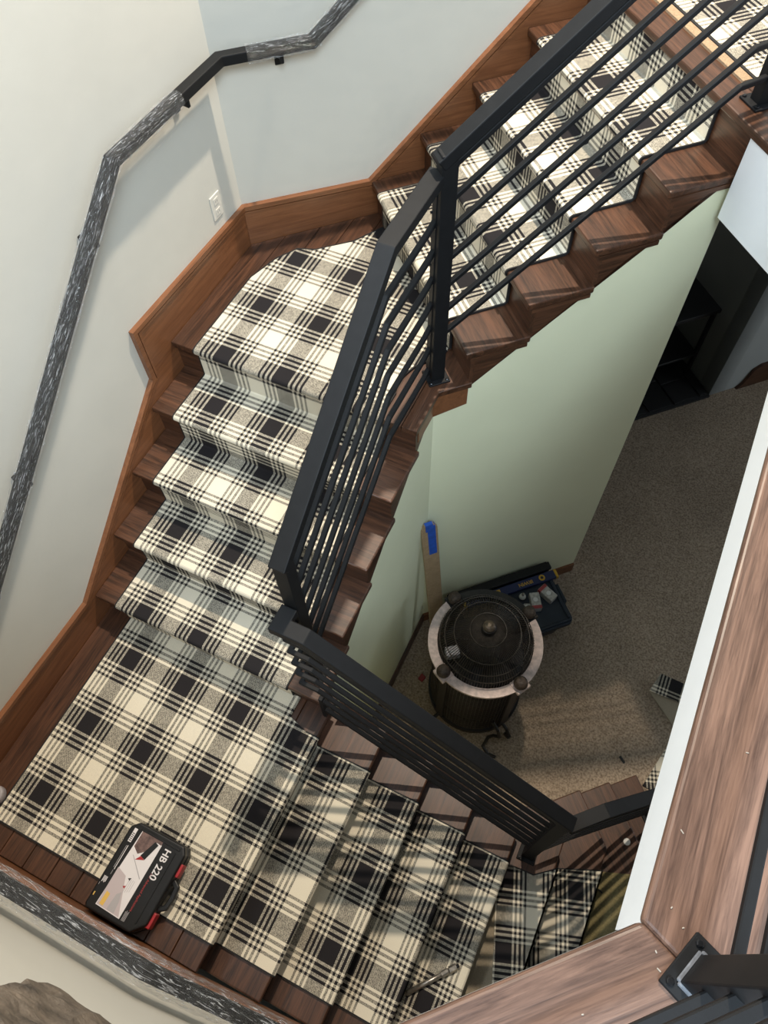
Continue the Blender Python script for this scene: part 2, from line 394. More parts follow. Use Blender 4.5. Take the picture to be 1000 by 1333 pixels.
# baseboards: skirt boards with a moulded top that steps with the stairs
def skirt(name, fr, top, bottom, b_wall, b_face, mat, capmat):
    ins = offset_path(top, .005)
    o = link(name, extrude(fr, ins + bottom, b_wall, b_face), M(mat)); struct(o)
    sgn = 1 if b_face > b_wall else -1
    lo = [(a, z) for a, z in top]
    h = .022
    rail = link('moulding', None or sweep_cap(fr, lo, b_wall, b_face + sgn * .010, h), M(capmat), o)
    bead = link('bead', sweep_cap(fr, offset_path(top, .030), b_face - sgn * .002, b_face + sgn * .006, .012), M(capmat), o)
    return o
def sweep_cap(fr, pts, b0, b1, h):
    # band of height h hanging below a polyline in the (a, z) plane, mitred
    n = len(pts); off = offset_path(pts, h)
    v = []; f = []
    for (a, z), (c, w) in zip(pts, off):
        v += [fr(a, b0, z), fr(a, b1, z), fr(c, b1, w), fr(c, b0, w)]
    for i in range(n - 1):
        for k in range(4): f.append((4 * i + k, 4 * i + (k + 1) % 4, 4 * i + 4 + (k + 1) % 4, 4 * i + 4 + k))
    f += [(0, 1, 2, 3), (4 * n - 1, 4 * n - 2, 4 * n - 3, 4 * n - 4)]
    return mesh(v, f)
def offset_path(pts, h):
    n = len(pts); off = []
    for i in range(n):
        def nrm(p, q):
            d = Vector((q[0] - p[0], q[1] - p[1])).normalized(); return Vector((d.y, -d.x))
        ns = []
        if i > 0: ns.append(nrm(pts[i - 1], pts[i]))
        if i < n - 1: ns.append(nrm(pts[i], pts[i + 1]))
        m_ = sum(ns, Vector((0, 0))) / len(ns)
        k = h / max(.3, m_.length_squared) if len(ns) > 1 else h
        off.append((pts[i][0] + m_.x * k, pts[i][1] + m_.y * k))
    return off
skirt('baseboard_left', P2, [(-.385, -1.615), (.655, -1.640), (1.524, -.990), (1.524, -.700), (2.437, -.712)],
      [(2.437, -1.02), (1.80, -1.15), (.80, -1.95), (-.385, -1.95)], WX, X_L, 'skirt_wood_y', 'skirt_wood_y')
s_k = (X_L + T_W * R2) / R2 - .006
skirt('baseboard_back', P1, [(s_k, -.712), (.955, -.735), (1.704, -.088), (1.93, .11), (3.2, .12)],
      [(3.2, -.05), (2.10, -.10), (1.10, -.98), (s_k, -.98)], WT, T_W, 'skirt_wood_s', 'skirt_wood_s')
o = link('baseboard_front', extrude(PW, [(-1.93, -1.875), (-.72, -1.875), (.90, -3.09), (.90, -2.86), (-.70, -1.655), (-1.93, -1.655)], WY, WY + .017), M('skirt_wood_x')); struct(o)
struct(link('baseboard_understair_back', box(P1, s_c - .01, s_end, SW - .014, SW, Z_F, Z_F + .105), M('skirt_wood_s')))
struct(link('baseboard_understair_left', box(P2, .80, R2 * (s_c + SW) - .005, -.75, -.736, Z_F, Z_F + .105), M('stair_wood_y')))
struct(link('baseboard_far', extrude(P1, [(4.05, Z_F), (6.5, Z_F), (6.5, Z_F + .24), (4.20, Z_F + .24), (4.14, Z_F + .2), (4.10, Z_F + .06)], 2.935, 2.96), M('stair_wood_s')))

# ------------------------------------------------------------------ stair flights
def flight(root, fr, nos, b0, b1, zs, wood_across, ret=None):
    """nos: uphill coordinates of the tread nosings bottom to top (last one is the landing above), zs their heights"""
    for k in range(len(nos) - 1):
        a0, a1, z = nos[k], nos[k + 1] + OV + .012, zs[k]
        link('tread', bev(box(fr, a0, a1, b0, b1, z - .032, z), .007, 2), M(wood_across), root)
    for k in range(len(nos)):
        zb = zs[k - 1] if k else zs[0] - RS
        rb0 = b0 + (.0115 if ret == 'lo' else 0); rb1 = b1 - (.015 if ret == 'hi' else 0)
        link('riser', box(fr, nos[k] + OV, nos[k] + OV + .018, rb0, rb1, zb, zs[k] - .032), M(wood_across), root)

f1 = thing('stair_flight', 'upper flight of dark wooden stairs climbing to the upper floor', 'stairs', P1(.99, 2.4, Z_L2))
n1_ = [S1 + k * G1 for k in range(5)]; z1_ = [Z_L2 + (k + 1) * RS for k in range(5)]
flight(f1, P1, n1_, T_O, T_W, z1_, 'stair_wood_t', 'lo')
saw = []
for k in range(4):
    saw += [(n1_[k] + OV + .001, (z1_[k - 1] - .033 if k else Z_L2 - .033)), (n1_[k] + OV + .001, z1_[k] - .033)]
saw += [(n1_[4] + .006, z1_[3] - .033), (n1_[4] + .006, -.20), (1.953, -.225), (s_c + .01, -1.075), (s_c + .01, Z_L2 - .035)]
link('stringer', extrude(P1, saw, SW - .004, SW + .03), M('stair_wood_s'), f1)
for k in range(4):   # cove moulding below each tread end
    link('cove_moulding', box(P1, n1_[k] + .02, n1_[k + 1] + OV, SW - .016, SW - .004, z1_[k] - .052, z1_[k] - .033), M('stair_wood_s'), f1)

f2 = thing('stair_flight', 'middle flight of dark wooden stairs between the two landings', 'stairs', (-1.33, .76, Z_L1))
n2_ = [Y2 + k * G2 for k in range(5)]; z2_ = [Z_L1 + (k + 1) * RS for k in range(5)]
flight(f2, P2, n2_, X_L, X_O, z2_, 'stair_wood_x', 'hi')
saw = []
for k in range(4):
    saw += [(n2_[k] + OV + .001, (z2_[k - 1] - .033 if k else Z_L1)), (n2_[k] + OV + .001, z2_[k] - .033)]
saw += [(n2_[4] + OV + .001, z2_[3] - .033), (n2_[4] + OV + .001, z2_[4] - .033), (1.90, z2_[4] - .033), (1.90, -1.03), (.80, -1.86), (n2_[0] + OV, -1.86)]
link('stringer', extrude(P2, saw, -.747, -.78), M('stair_wood_y'), f2)

f3 = thing('stair_flight', 'lower flight of dark wooden stairs with flared bottom steps', 'stairs', (.3, .2, Z_F))
n3_ = [-(X3 + k * G3) for k in range(4, -1, -1)]; z3_ = [Z_L1 - k * RS for k in range(4, -1, -1)]
flight(f3, P3, n3_, Y_N, Y_O, z3_, 'stair_wood_y')
xs = [X3 + 5 * G3, .785, 1.035, 1.28]; ss = [.99, 1.235, 1.470, 1.705]; TO4 = .45
xb, sb = X3 + 4 * G3 - OV, None
for k in range(4):
    z = Z_L1 - (5 + k) * RS; X, s = xs[k], ss[k]
    ky = s / R2 - X; pe = P1(s, TO4, 0)
    if k == 0: bk = [(xb, .95)] ; st = (xb - .012, Y_N)
    else:
        sp = ss[k - 1] - OV - .012; xp = xs[k - 1] - OV - .012; pb = P1(sp, TO4, 0)
        bk = [(pb.x, pb.y), (xp, sp / R2 - xp)]; st = (xp, Y_N)
    if k == 0: bk = [(xb - .012, xb - .012 + TO4 / R2)]
    poly = [st, (X, Y_N), (X, ky), (pe.x, pe.y)] + bk
    link('tread', bev(prism(poly, z - .032, z), .007, 2), M('stair_wood_t' if k else 'stair_wood_y'), f3)
    # closed step body below the tread: the riser face
    Xi, si = X - OV, s - OV; pi = P1(si, TO4 - .02, 0)
    poly2 = [st, (Xi, Y_N), (Xi, si / R2 - Xi), (pi.x, pi.y)] + bk[:1] + bk[1:]
    zb = z - RS if k < 3 else Z_F
    link('riser', prism(poly2, zb, z - .032), M('stair_wood_t'), f3)
link('stringer', extrude(PW, [(-.70, -1.89), (.26, -2.60), (.26, -2.81), (-.70, -2.10)], Y_O - .018, Y_O - .003), M('stair_wood_x'), f3)

# landings: boards laid side by side
def landing(label, polyfn, rng, step, z, mat, loc):
    root = thing('stair_landing', label, 'landing', loc)
    a = rng[0]
    while a < rng[1] - 1e-4:
        b = min(a + step, rng[1]); pl = polyfn(a + .0012, b - .0012)
        link('plank', bev(prism(pl, z - .032, z), .0025, 1), M(mat), root); a = b
    return root
landing('lower square landing of dark boards where the toolbox lies',
        lambda a, b: [(a, Y_N), (b, Y_N), (b, n2_[0] + OV + .012 if b < X_O + .01 else Y_O), (a, n2_[0] + OV + .012 if b < X_O + .01 else Y_O)],
        (X_L, X3), (X3 - X_L) / 10, Z_L1, 'stair_wood_y', (-1.3, .2, Z_L1))
def l2poly(a, b):
    # boards along Y between the front nosing and the diagonal flight or wall
    y0 = n2_[4]
    def top(x):
        yw = x + T_W / R2 - .002               # diagonal wall
        yr = (S1 + OV + .012) / R2 - x          # first riser of the upper flight
        yo = x + T_O / R2 + (0 if x > -.80 else 9)
        return min(yw, yr) if x < -.80 else min(yr, max(yo, y0 + .1))
    xm = []
    for c in (-(T_W / R2 - (S1 + OV + .012) / R2) / 2, -.80):
        if a < c < b: xm.append(c)
    return [(a, y0), (b, y0)] + [(x, top(x)) for x in [b] + xm[::-1] + [a]]
l2 = thing('stair_landing', 'upper landing of dark boards under the bare part of the wall handrail', 'landing', (-1.3, 2.0, Z_L2))
a = X_L; stp = (-.80 - X_L) / 9
for k in range(9):
    link('plank', bev(prism(l2poly(a + .0012, a + stp - .0012), Z_L2 - .032, Z_L2), .0025, 1), M('stair_wood_y'), l2); a += stp
yj = X_O + T_O / R2
link('plank', bev(prism([(-.7988, n2_[4]), (X_O, n2_[4]), (X_O, yj), (P1(S1 + OV + .012, T_O, 0).x, P1(S1 + OV + .012, T_O, 0).y), (-.7988, (S1 + OV + .012) / R2 + .7988)], Z_L2 - .032, Z_L2), .0025, 1), M('stair_wood_y'), l2)
link('fascia', prism([(-.79, n2_[4] + .055), (-.7435, n2_[4] + .055), (-.7435, yj - .02), (P1(S1 + .03, SW - .004, 0).x, P1(S1 + .03, SW - .004, 0).y), (-.78, yj + .06)], Z_L2 - .15, Z_L2 - .033), M('skirt_wood_y'), l2)

# upper floor edge boards
ed = thing('stair_landing', 'dark wooden edge board of the upper floor at the head of the stairs', 'landing', P1(2.0, 2.4, 0))
link('nosing_board', bev(box(P1, n1_[4], n1_[4] + .125, 1.42, T_W, -.032, 0), .007, 2), M('stair_wood_t'), ed)
for k in range(5):
    link('plank', bev(box(P1, n1_[4] + .126 + k * .16, n1_[4] + .285 + k * .16, 1.42, T_W, -.03, -.001), .002, 1), M('stair_wood_t'), ed)

# wooden cap boards along the opening nearest the viewer
cw = .34
cy = .2415
cap1 = [(X_E, cy), (X_E, yk + .03), (X_E + cw, yk + .03), (X_E + cw, cy - cw * math.tan(math.radians(22.5)))]
o = link('trim_1', bev(prism(cap1, -.03, .0), .009, 3), M('cap_wood_y')); struct(o)
def dd(s, t): p_ = P1(s, t, 0); return (p_.x, p_.y)
sc0 = R2 * (X_E + cy)
cap2 = [(X_E, cy), (X_E + cw, cy - cw * math.tan(math.radians(22.5))), dd(-.55, T_E - cw + .012), dd(-.55, T_E + .011)]
o = link('trim_2', bev(prism(cap2, -.03, .0), .009, 3), M('cap_wood_s')); struct(o)

# ------------------------------------------------------------------ carpets
PU, PV = .297, .332
def uvmesh(verts, faces, uvs):
    me = bpy.data.meshes.new('m'); me.from_pydata([tuple(v) for v in verts], [], faces); me.update()
    lay = me.uv_layers.new(name='UVMap')
    for lp in me.loops: lay.data[lp.index].uv = uvs[lp.vertex_index]
    return me
def runner_path(pts, n_arc=4):
    return pts
def runner(name, label, fr, path, b0, b1, bc, pu, pv, thick=.010, flip=False):
    """path: (a, z, v) from top to bottom on the upper face; bc: centre of a black band across"""
    root = thing(name, label, 'carpet runner', fr(path[-1][0], (b0 + b1) / 2, path[-1][1]))
    n = len(path); V = []; U = []; Fc = []
    # inward normals in the (a,z) plane
    off = []
    for i in range(n):
        p, q = path[max(i - 1, 0)], path[min(i + 1, n - 1)]
        d = Vector((q[0] - p[0], q[1] - p[1])); d = d.normalized() if d.length else Vector((-1, 0))
        off.append(Vector((-d.y, d.x)))
    # path runs downhill (a decreasing) so (-d.y, d.x) points down / into the stair
    nb = 2
    for i, (a, z, v) in enumerate(path):
        for j in range(nb):
            bb = b0 + (b1 - b0) * j / (nb - 1)
            V.append(fr(a, bb, z)); U.append(((bb - bc) / pu, v / pv))
        for j in range(nb):
            bb = b0 + (b1 - b0) * j / (nb - 1)
            V.append(fr(a + off[i].x * thick, bb, z + off[i].y * thick)); U.append(((bb - bc) / pu, v / pv))
    for i in range(n - 1):
        k, l = 4 * i, 4 * i + 4
        Fc += [(k, k + 1, l + 1, l), (k + 2, l + 2, l + 3, k + 3), (k, l, l + 2, k + 2), (k + 1, k + 3, l + 3, l + 1)]
    Fc += [(0, 2, 3, 1), (4 * n - 4, 4 * n - 3, 4 * n - 1, 4 * n - 2)]
    me = uvmesh(V, Fc, U)
    bm = bmesh.new(); bm.from_mesh(me); bmesh.ops.recalc_face_normals(bm, faces=bm.faces); bm.to_mesh(me); bm.free()
    link('pile', me, M('plaid'), root)
    for bb, sg in ((b0, -1), (b1, 1)):       # dark bound edges
        v = []; f = []
        for i, (a, z, _) in enumerate(path):
            o1 = off[i]
            for db, dk in ((0, -.001), (sg * .006, -.001), (sg * .006, thick), (0, thick)):
                v.append(fr(a + o1.x * dk, bb + db, z + o1.y * dk))
        for i in range(n - 1):
            for k in range(4): f.append((4 * i + k, 4 * i + (k + 1) % 4, 4 * i + 4 + (k + 1) % 4, 4 * i + 4 + k))
        f += [(0, 1, 2, 3), (4 * n - 1, 4 * n - 2, 4 * n - 3, 4 * n - 4)]
        link('binding', mesh(v, f), M('cord_binding'), root)
    return root
CT = .011
def stair_path(nos, zs, top_a, top_z, blacks, pv, end=None, rp=.235):
    """nos/zs bottom..top nosings carried over; blacks: {index: uphill coordinate of a black band centre on that tread}"""
    path = []; v = 0.; n = len(nos)
    def anchor(k, a_here, v_here):
        # shift v so that a black band (v integer multiple of pv) falls on blacks[k]
        if k in blacks:
            want = a_here - blacks[k]          # distance downhill to the band
            vv = v_here + want; vv_r = round(vv / pv) * pv
            return vv_r - want
        return v_here
    start_a = top_a
    v = anchor(n - 1, start_a, 0.)
    path.append((start_a, zs[-1] + CT, v))
    for k in range(n - 1, -1, -1):
        a, z = nos[k], zs[k] + CT
        v += path[-1][0] - (a + .012); path.append((a + .012, z, v))
        for ang in (25, 50, 75, 100, 130, 160):
            r = .018; t = math.radians(ang)
            path.append((a + .012 - r * math.sin(t) - .004, z - r + r * math.cos(t), v + r * t))
        v += .055
        path.append((a + .006, z - .042, v)); v += .02
        zl = (zs[k - 1] if k else (end[1] if end else zs[0] - RS)) + CT
        path.append((a + OV - .013, z - .055, v + .01))
        if k:
            h = (z - .055) - zl
            v2 = v + .01 + h + .0
            v2 = anchor(k - 1, a + OV - .013, v2)
            path.append((a + OV - .013, zl + .004, v2 - .004)); path.append((a + OV - .020, zl, v2)); v = v2 + .007
        elif end:
            h = (z - .055) - zl; path.append((a + OV - .013, zl + .003, v + .01 + h))
    return path
pth1 = stair_path(n1_[:4], z1_[:4], n1_[4] + OV - .015, 0, {3: 1.80}, PV)
# the runner also climbs the last riser
top = [(n1_[4] + OV - .013, -.035, pth1[0][2] - .15), (n1_[4] + OV - .013, z1_[3] + CT + .004, pth1[0][2] - .004)]
pth1 = top + pth1 + [(n1_[0] + OV - .013, Z_L2 + CT, pth1[-1][2] + .12)]
runner('carpet_runner', 'plaid carpet runner on the upper flight, seen through the black railing bars', P1, pth1, 2.09, 2.955, 2.57, PU, PV)

pth2 = stair_path(n2_, z2_, 2.25, 0, {4: 2.065, 3: 1.585, 1: 1.111, 0: .729}, PV, end=(0, Z_L1 + CT))
pth2 = pth2[1:]
r2_ = runner('carpet_runner', 'plaid carpet runner on the middle flight and upper landing', P2, [(1.85, Z_L2 + CT, pth2[0][2] - (1.85 - pth2[0][0]))] + pth2, -1.8065, -.895, -1.668, PU, PV)
# upper landing piece with its corners cut to the diagonal wall
def flat_piece(root, name, poly, z, uvf, thick=.010, mat='plaid'):
    n = len(poly); V = [(x, y, z) for x, y in poly] + [(x, y, z - thick) for x, y in poly]
    Fc = [tuple(range(n)), tuple(range(2 * n - 1, n - 1, -1))] + [(i, n + i, n + (i + 1) % n, (i + 1) % n) for i in range(n)]
    me = uvmesh(V, Fc, [uvf(v[0], v[1]) for v in V])
    bm = bmesh.new(); bm.from_mesh(me); bmesh.ops.recalc_face_normals(bm, faces=bm.faces); bm.to_mesh(me); bm.free()
    return link(name, me, M(mat), root)
def edge_strip(root, name, pts, z, w=.006, h=.011, mat='cord_binding'):
    return link(name, sweep([Vector((x, y, z - h / 2 + .001)) for x, y in pts], w, h), M(mat), root)
e1 = P1(S1 + OV - .016, 2.94, 0); e0 = P1(S1 + OV - .016, 2.09, 0)
c6 = P1(.945, 2.062, 0)
RE = [(-.895, 1.851), (-.908, 1.912), (-.893, 1.975), (-.879, 2.015), (-.850, 2.056), (c6.x, c6.y), (e0.x, e0.y)]
L2poly = [(-1.8065, 1.851)] + RE + [ (e1.x, e1.y), (-1.475, 2.62), (-1.62, 2.49), (-1.70, 2.46), (-1.76, 2.36), (-1.8065, 2.20)]
flat_piece(r2_, 'landing_pile', L2poly, Z_L2 + CT, lambda x, y: ((x + 1.668) / PU, (2.065 - y) / PV))
edge_strip(r2_, 'binding', [(-1.809, 1.851), (-1.809, 2.20), (-1.763, 2.362), (-1.702, 2.463), (-1.62, 2.493), (-1.478, 2.624), (e1.x - .003, e1.y + .003)], Z_L2 + CT)
edge_strip(r2_, 'binding', RE[:-1], Z_L2 + CT)

pth3 = stair_path(n3_, z3_, .765, 0, {4: .785, 3: .655, 2: .305}, PU, end=(0, Z_L1 - 5 * RS + CT))
r3_ = runner('carpet_runner', 'plaid carpet covering the lower landing and the first steps down', P3, pth3, -.2755, .607, -.110, PV, PU)
flat_piece(r3_, 'landing_pile', [(-1.80, -.2755), (-.765, -.2755), (-.765, .612), (-.86, .640), (-.86, n2_[0] + OV - .004), (-1.80, n2_[0] + OV - .004)], Z_L1 + CT, lambda x, y: ((y + .110) / PV, (x + .785) / PU))

edge_strip(r3_, 'binding', [(-.765, -.2785), (-1.803, -.2785), (-1.803, n2_[0] + OV - .004)], Z_L1 + CT)
# second, turned piece on the winder steps
a20 = math.radians(19)
def uv20(x, y, dv=0.): return (((-math.sin(a20) * (x - .429) + math.cos(a20) * (y - .242))) / PV, ((math.cos(a20) * (x - .429) + math.sin(a20) * (y - .242)) + dv) / PU)
z5, z6, z7 = (Z_L1 - k * RS for k in (5, 6, 7))
r4_ = thing('carpet_runner', 'turned piece of plaid carpet on the flared lower steps', 'carpet runner', (.55, .2, z6))
xa, xc = xs[0] + .012, xs[1] + .012
flat_piece(r4_, 'pile', [(.300, .475), (.300, .622), (.446, .630), (xa, .715), (xa, -.27)], z5 + CT + .006, lambda x, y: uv20(x, y))
flat_piece(r4_, 'pile', [(xa - OV, .730), (xc, .838), (xc, -.27), (xa - OV, -.27)], z6 + CT, lambda x, y: uv20(x, y, .2))
def vpiece(root, name, x, ya, yb, z0, z1, dv):
    V = [(x, ya, z0), (x, yb, z0), (x, yb, z1), (x, ya, z1)] + [(x - .009, ya, z0), (x - .009, yb, z0), (x - .009, yb, z1), (x - .009, ya, z1)]
    Fc = [(0, 1, 2, 3), (7, 6, 5, 4), (0, 4, 5, 1), (1, 5, 6, 2), (2, 6, 7, 3), (3, 7, 4, 0)]
    U = [uv20(v[0], v[1], dv + (z1 - v[2])) for v in V]; link(name, uvmesh(V, Fc, U), M('plaid'), root)
vpiece(r4_, 'riser_pile', xa, -.27, .715, z6 + CT, z5 + CT + .006, 0)
vpiece(r4_, 'riser_pile', xc, -.27, .836, z6 - .045, z6 + CT, .2)
edge_strip(r4_, 'binding', [(.30, .625), (.446, .633), (xa, .718)], z5 + CT + .006); edge_strip(r4_, 'binding', [(xa, .738), (xc, .841)], z6 + CT)

pad = thing('carpet_pad', 'bare beige backing strip showing between two plaid carpet pieces', 'carpet pad', (.42, .0, z5))
flat_piece(pad, 'sheet', [(.303, -.30), (xa - .002, -.30), (xa - .002, -.24), (.303, .47)], z5 + .0065, lambda x, y: (x, y), .006, 'jute_backing')
pd2 = thing('carpet_pad', 'olive carpet pad with striped railing shadows on a bottom step', 'carpet pad', (.9, .3, z7))
flat_piece(pd2, 'sheet', [(xs[1] - OV + .002, -.33), (1.024, -.33), (1.024, .943), (xs[1] - OV + .002, .845)], z7 + .009, lambda x, y: (x, y), .008, 'pad_olive')

# carpet of the upper floor
ru = thing('area_carpet', 'plaid carpet with jute edge on the upper floor', 'carpet', P1(2.5, 2.4, 0))
jt = n1_[4] + .118
flat_piece(ru, 'pile', [dd(jt + .045, 2.12), dd(jt + .10, 2.03), dd(jt + .30, 2.0), dd(2.9, 2.0), dd(2.9, 3.05), dd(jt + .045, 3.05)], .012, lambda x, y: ((R2 * (y - x) - 2.57) / PU, (2.3 - R2 * (x + y)) / PV), .012)
flat_piece(ru, 'jute_edge', [dd(jt, 2.12), dd(jt + .045, 2.12), dd(jt + .045, 3.05), dd(jt, 3.05)], .009, lambda x, y: (x, y), .009, 'jute')
edge_strip(ru, 'binding', [dd(jt + .045, 3.05), dd(jt + .045, 2.12), dd(jt + .10, 2.03), dd(jt + .30, 2.0), dd(2.9, 2.0)], .012, .012, .014)

# loose remnant folded over on the lower floor
rm = thing('carpet_remnant', 'loose plaid carpet remnant folded over on the lower floor', 'carpet remnant', (1.2, 1.9, Z_F))
flat_piece(rm, 'pile', [(.955, 1.50), (1.01, 1.72), (1.06, 1.93), (1.75, 1.93), (1.75, 1.45)], Z_F + .012, lambda x, y: uv20(x, y, .3))
flat_piece(rm, 'backing', [(.825, 2.10), (1.05, 1.925), (1.75, 1.93), (1.75, 2.20), (.90, 2.17)], Z_F + .026, lambda x, y: (x, y), .012, 'jute_backing')
flat_piece(rm, 'flap', [(.862, 2.245), (.825, 2.10), (1.03, 2.105), (1.75, 2.02), (1.75, 2.25), (1.07, 2.24)], Z_F + .040, lambda x, y: ((x - .975) / PU, (y - 2.2) / PV), .012)

# ------------------------------------------------------------------ railings
RW, RH, BW = .062, .042, .0195
def post(root, c, z0, z1, frame=0., w=.056, d=.05, plate=.095, pw=None):
    ca, sa = math.cos(frame), math.sin(frame)
    def fr(a, b, z): return Vector((c[0] + a * ca - b * sa, c[1] + a * sa + b * ca, z))
    link('post', bev(box(fr, -w / 2, w / 2, -d / 2, d / 2, z0 + .008, z1), .003, 2), M('black_steel'), root)
    if plate:
        pl = link('base_plate', bev(box(fr, -plate / 2, plate / 2, -plate / 2, plate / 2, z0, z0 + .009), .002, 1), M('black_steel'), root)
        for i in (-1, 1):
            for j in (-1, 1):
                q = fr(i * plate * .38, j * plate * .38, 0)
                link('bolt', lathe([(.0075, 0), (.0075, .004), (.005, .006)], (q.x, q.y, z0 + .009), 8), M('bolt_steel'), pl)
    return fr
def rail(root, pts, name='top_rail', w=RW, h=RH, b=.004):
    return link(name, bev(sweep(pts, w, h), b, 2, 20), M('black_steel'), root)
def bar(root, pts): return link('bar', bev(sweep(pts, BW, BW), .0025, 1, 20), M('black_steel'), root)

# upper flight railing
T_R = 1.972
g1 = thing('stair_railing', 'black steel railing with seven bars beside the upper flight', 'railing', P1(.87, T_R, Z_L2))
sl1 = RS / G1
zt = lambda s: .112 + sl1 * (s - .872)
c = P1(.872, T_R - .004, 0); post(g1, c, Z_L2, zt(.872) + .012, A45, .058, .048)
rail(g1, [P1(.842, T_R, zt(.842)), P1(1.93, T_R, zt(1.93)), P1(2.10, T_R + .02, zt(1.93))])
p0 = P1(2.055, 2.0, 0); post(g1, p0, 0, zt(1.93) - .01, A45, .05, .05, .10)
for k in range(7):
    zb = .066 - .1235 * k
    bar(g1, [P1(.895, T_R, zb), P1(1.918, T_R, zb + sl1 * (1.918 - .895)), P1(2.04, T_R + .02, zb + sl1 * (1.918 - .895))])

# middle flight railing
X_R = -.805
g2 = thing('stair_railing', 'black steel railing with bent bars beside the middle flight', 'railing', (X_R, .82, z2_[0]))
ZR2 = .036; sl2 = RS / G2
YB, YP = 1.625, .822
zt2 = lambda y: ZR2 - sl2 * (YB - y)
pc = P1(.850, T_R + .012, 0)
rail(g2, [Vector((pc.x - .002, pc.y + .002, ZR2)), Vector((X_R, 1.93, ZR2)), Vector((X_R, YB, ZR2)), Vector((X_R, YP - .028, zt2(YP - .028)))])
post(g2, (X_R, YP), z2_[0], zt2(YP) - .005, 0, .056, .052)
st = link('mounting_strip', box(lambda a, b_, z: Vector((pc.x - .004 + a * R2 - b_ * R2, pc.y + a * R2 + b_ * R2, z)), -.008, .006, -.018, .018, Z_L2 + .02, ZR2 - .02), M('black_steel'), g2)
for k in range(4):
    q = Vector((pc.x - .012, pc.y - .010, -.10 - .22 * k)); link('bolt', tmesh([q, q + Vector((-.006, -.006, 0))], .005, 8), M('bolt_steel'), st)
for k in range(7):
    zb = -.140 - .1235 * k
    bar(g2, [Vector((pc.x - .006, pc.y - .004, zb)), Vector((X_R, 1.935, zb)), Vector((X_R, YB - .015, zb)), Vector((X_R, YP + .02, zb - sl2 * (YB - .015 - YP - .02)))])

# lower flight railing
Y_R = .720
g3 = thing('stair_railing', 'black steel railing with bars beside the lower flight', 'railing', (.385, Y_R, z5))
ZR3 = -.890; sl3 = RS / G3; XB, XP = -.705, .385
zt3 = lambda x: ZR3 - sl3 * (x - XB)
rail(g3, [Vector((X_R, YP - .03, ZR3)), Vector((X_R, Y_R, ZR3)), Vector((XB, Y_R, ZR3)), Vector((XP + .03, Y_R, zt3(XP + .03)))])
post(g3, (XP, Y_R), z5, zt3(XP) - .005, 0, .056, .056)
for k in range(7):
    zb = ZR3 - .115 - .1235 * k
    end = Vector((XP - .02, Y_R, zb - sl3 * (XP - .02 - XB + .02)))
    if k < 5: bar(g3, [Vector((X_R + .004, YP - .026, zb)), Vector((X_R + .004, Y_R, zb)), Vector((XB - .02, Y_R, zb)), end])
    else: bar(g3, [Vector((-.716, Y_R, zb - sl3 * .009)), end])
link('mounting_strip', bev(box(PW, -.7295, -.7105, Y_R - .012, Y_R + .018, Z_L1, -1.600), .002, 1), M('black_steel'), g3)

# bottom railing on the flared steps
T4 = .222; SP = R2 * (XP + Y_R)
g4 = thing('stair_railing', 'black steel railing at the turned bottom steps', 'railing', P1(1.62, T4, Z_L1 - 8 * RS))
ZR4 = -1.835; sl4 = RS / .236
rail(g4, [P1(SP + .03, T4, ZR4), P1(.985, T4, ZR4), P1(1.70, T4, ZR4 - sl4 * .715)])
fp = P1(1.66, T4, 0); post(g4, fp, Z_L1 - 8 * RS, ZR4 - sl4 * .68 - .01, A45, .05, .05)
for k in range(7):
    zb = ZR4 - .12 - .112 * k
    bar(g4, [P1(SP + .03, T4, zb), P1(.985, T4, zb), P1(1.645, T4, zb - sl4 * .66)])

# guard railing on the cap boards nearest the viewer
gp = (.485, .194)
g5 = thing('guard_railing', 'black steel guard railing on the wooden cap boards of the upper floor', 'railing', (gp[0], gp[1], 0))
fr5 = post(g5, gp, 0, 1.0, math.radians(67.5), .062, .062, .112)
for a, b_ in ((-.034, 0), (.034, 0), (0, -.034), (0, .034)):
    link('weld', bev(box(fr5, a - (.033 if not a else .004), a + (.033 if not a else .004), b_ - (.033 if not b_ else .004), b_ + (.033 if not b_ else .004), .009, .014), .002, 1), M('weld_grey'), g5)
tg = R2 * (gp[1] - gp[0]); sg = R2 * (gp[0] + gp[1])
for k in range(7):
    z = .095 + .122 * k
    bar(g5, [Vector((gp[0] + .012, gp[1] + .03, z)), Vector((gp[0] + .012, yk - .05, z))])
    bar(g5, [P1(sg - .02, tg - .006, z), P1(-.12, tg - .006, z)])
rail(g5, [Vector((gp[0] + .012, yk - .02, 1.0)), Vector((gp[0] + .012, gp[1], 1.0)), P1(-.12, tg - .006, 1.0)])

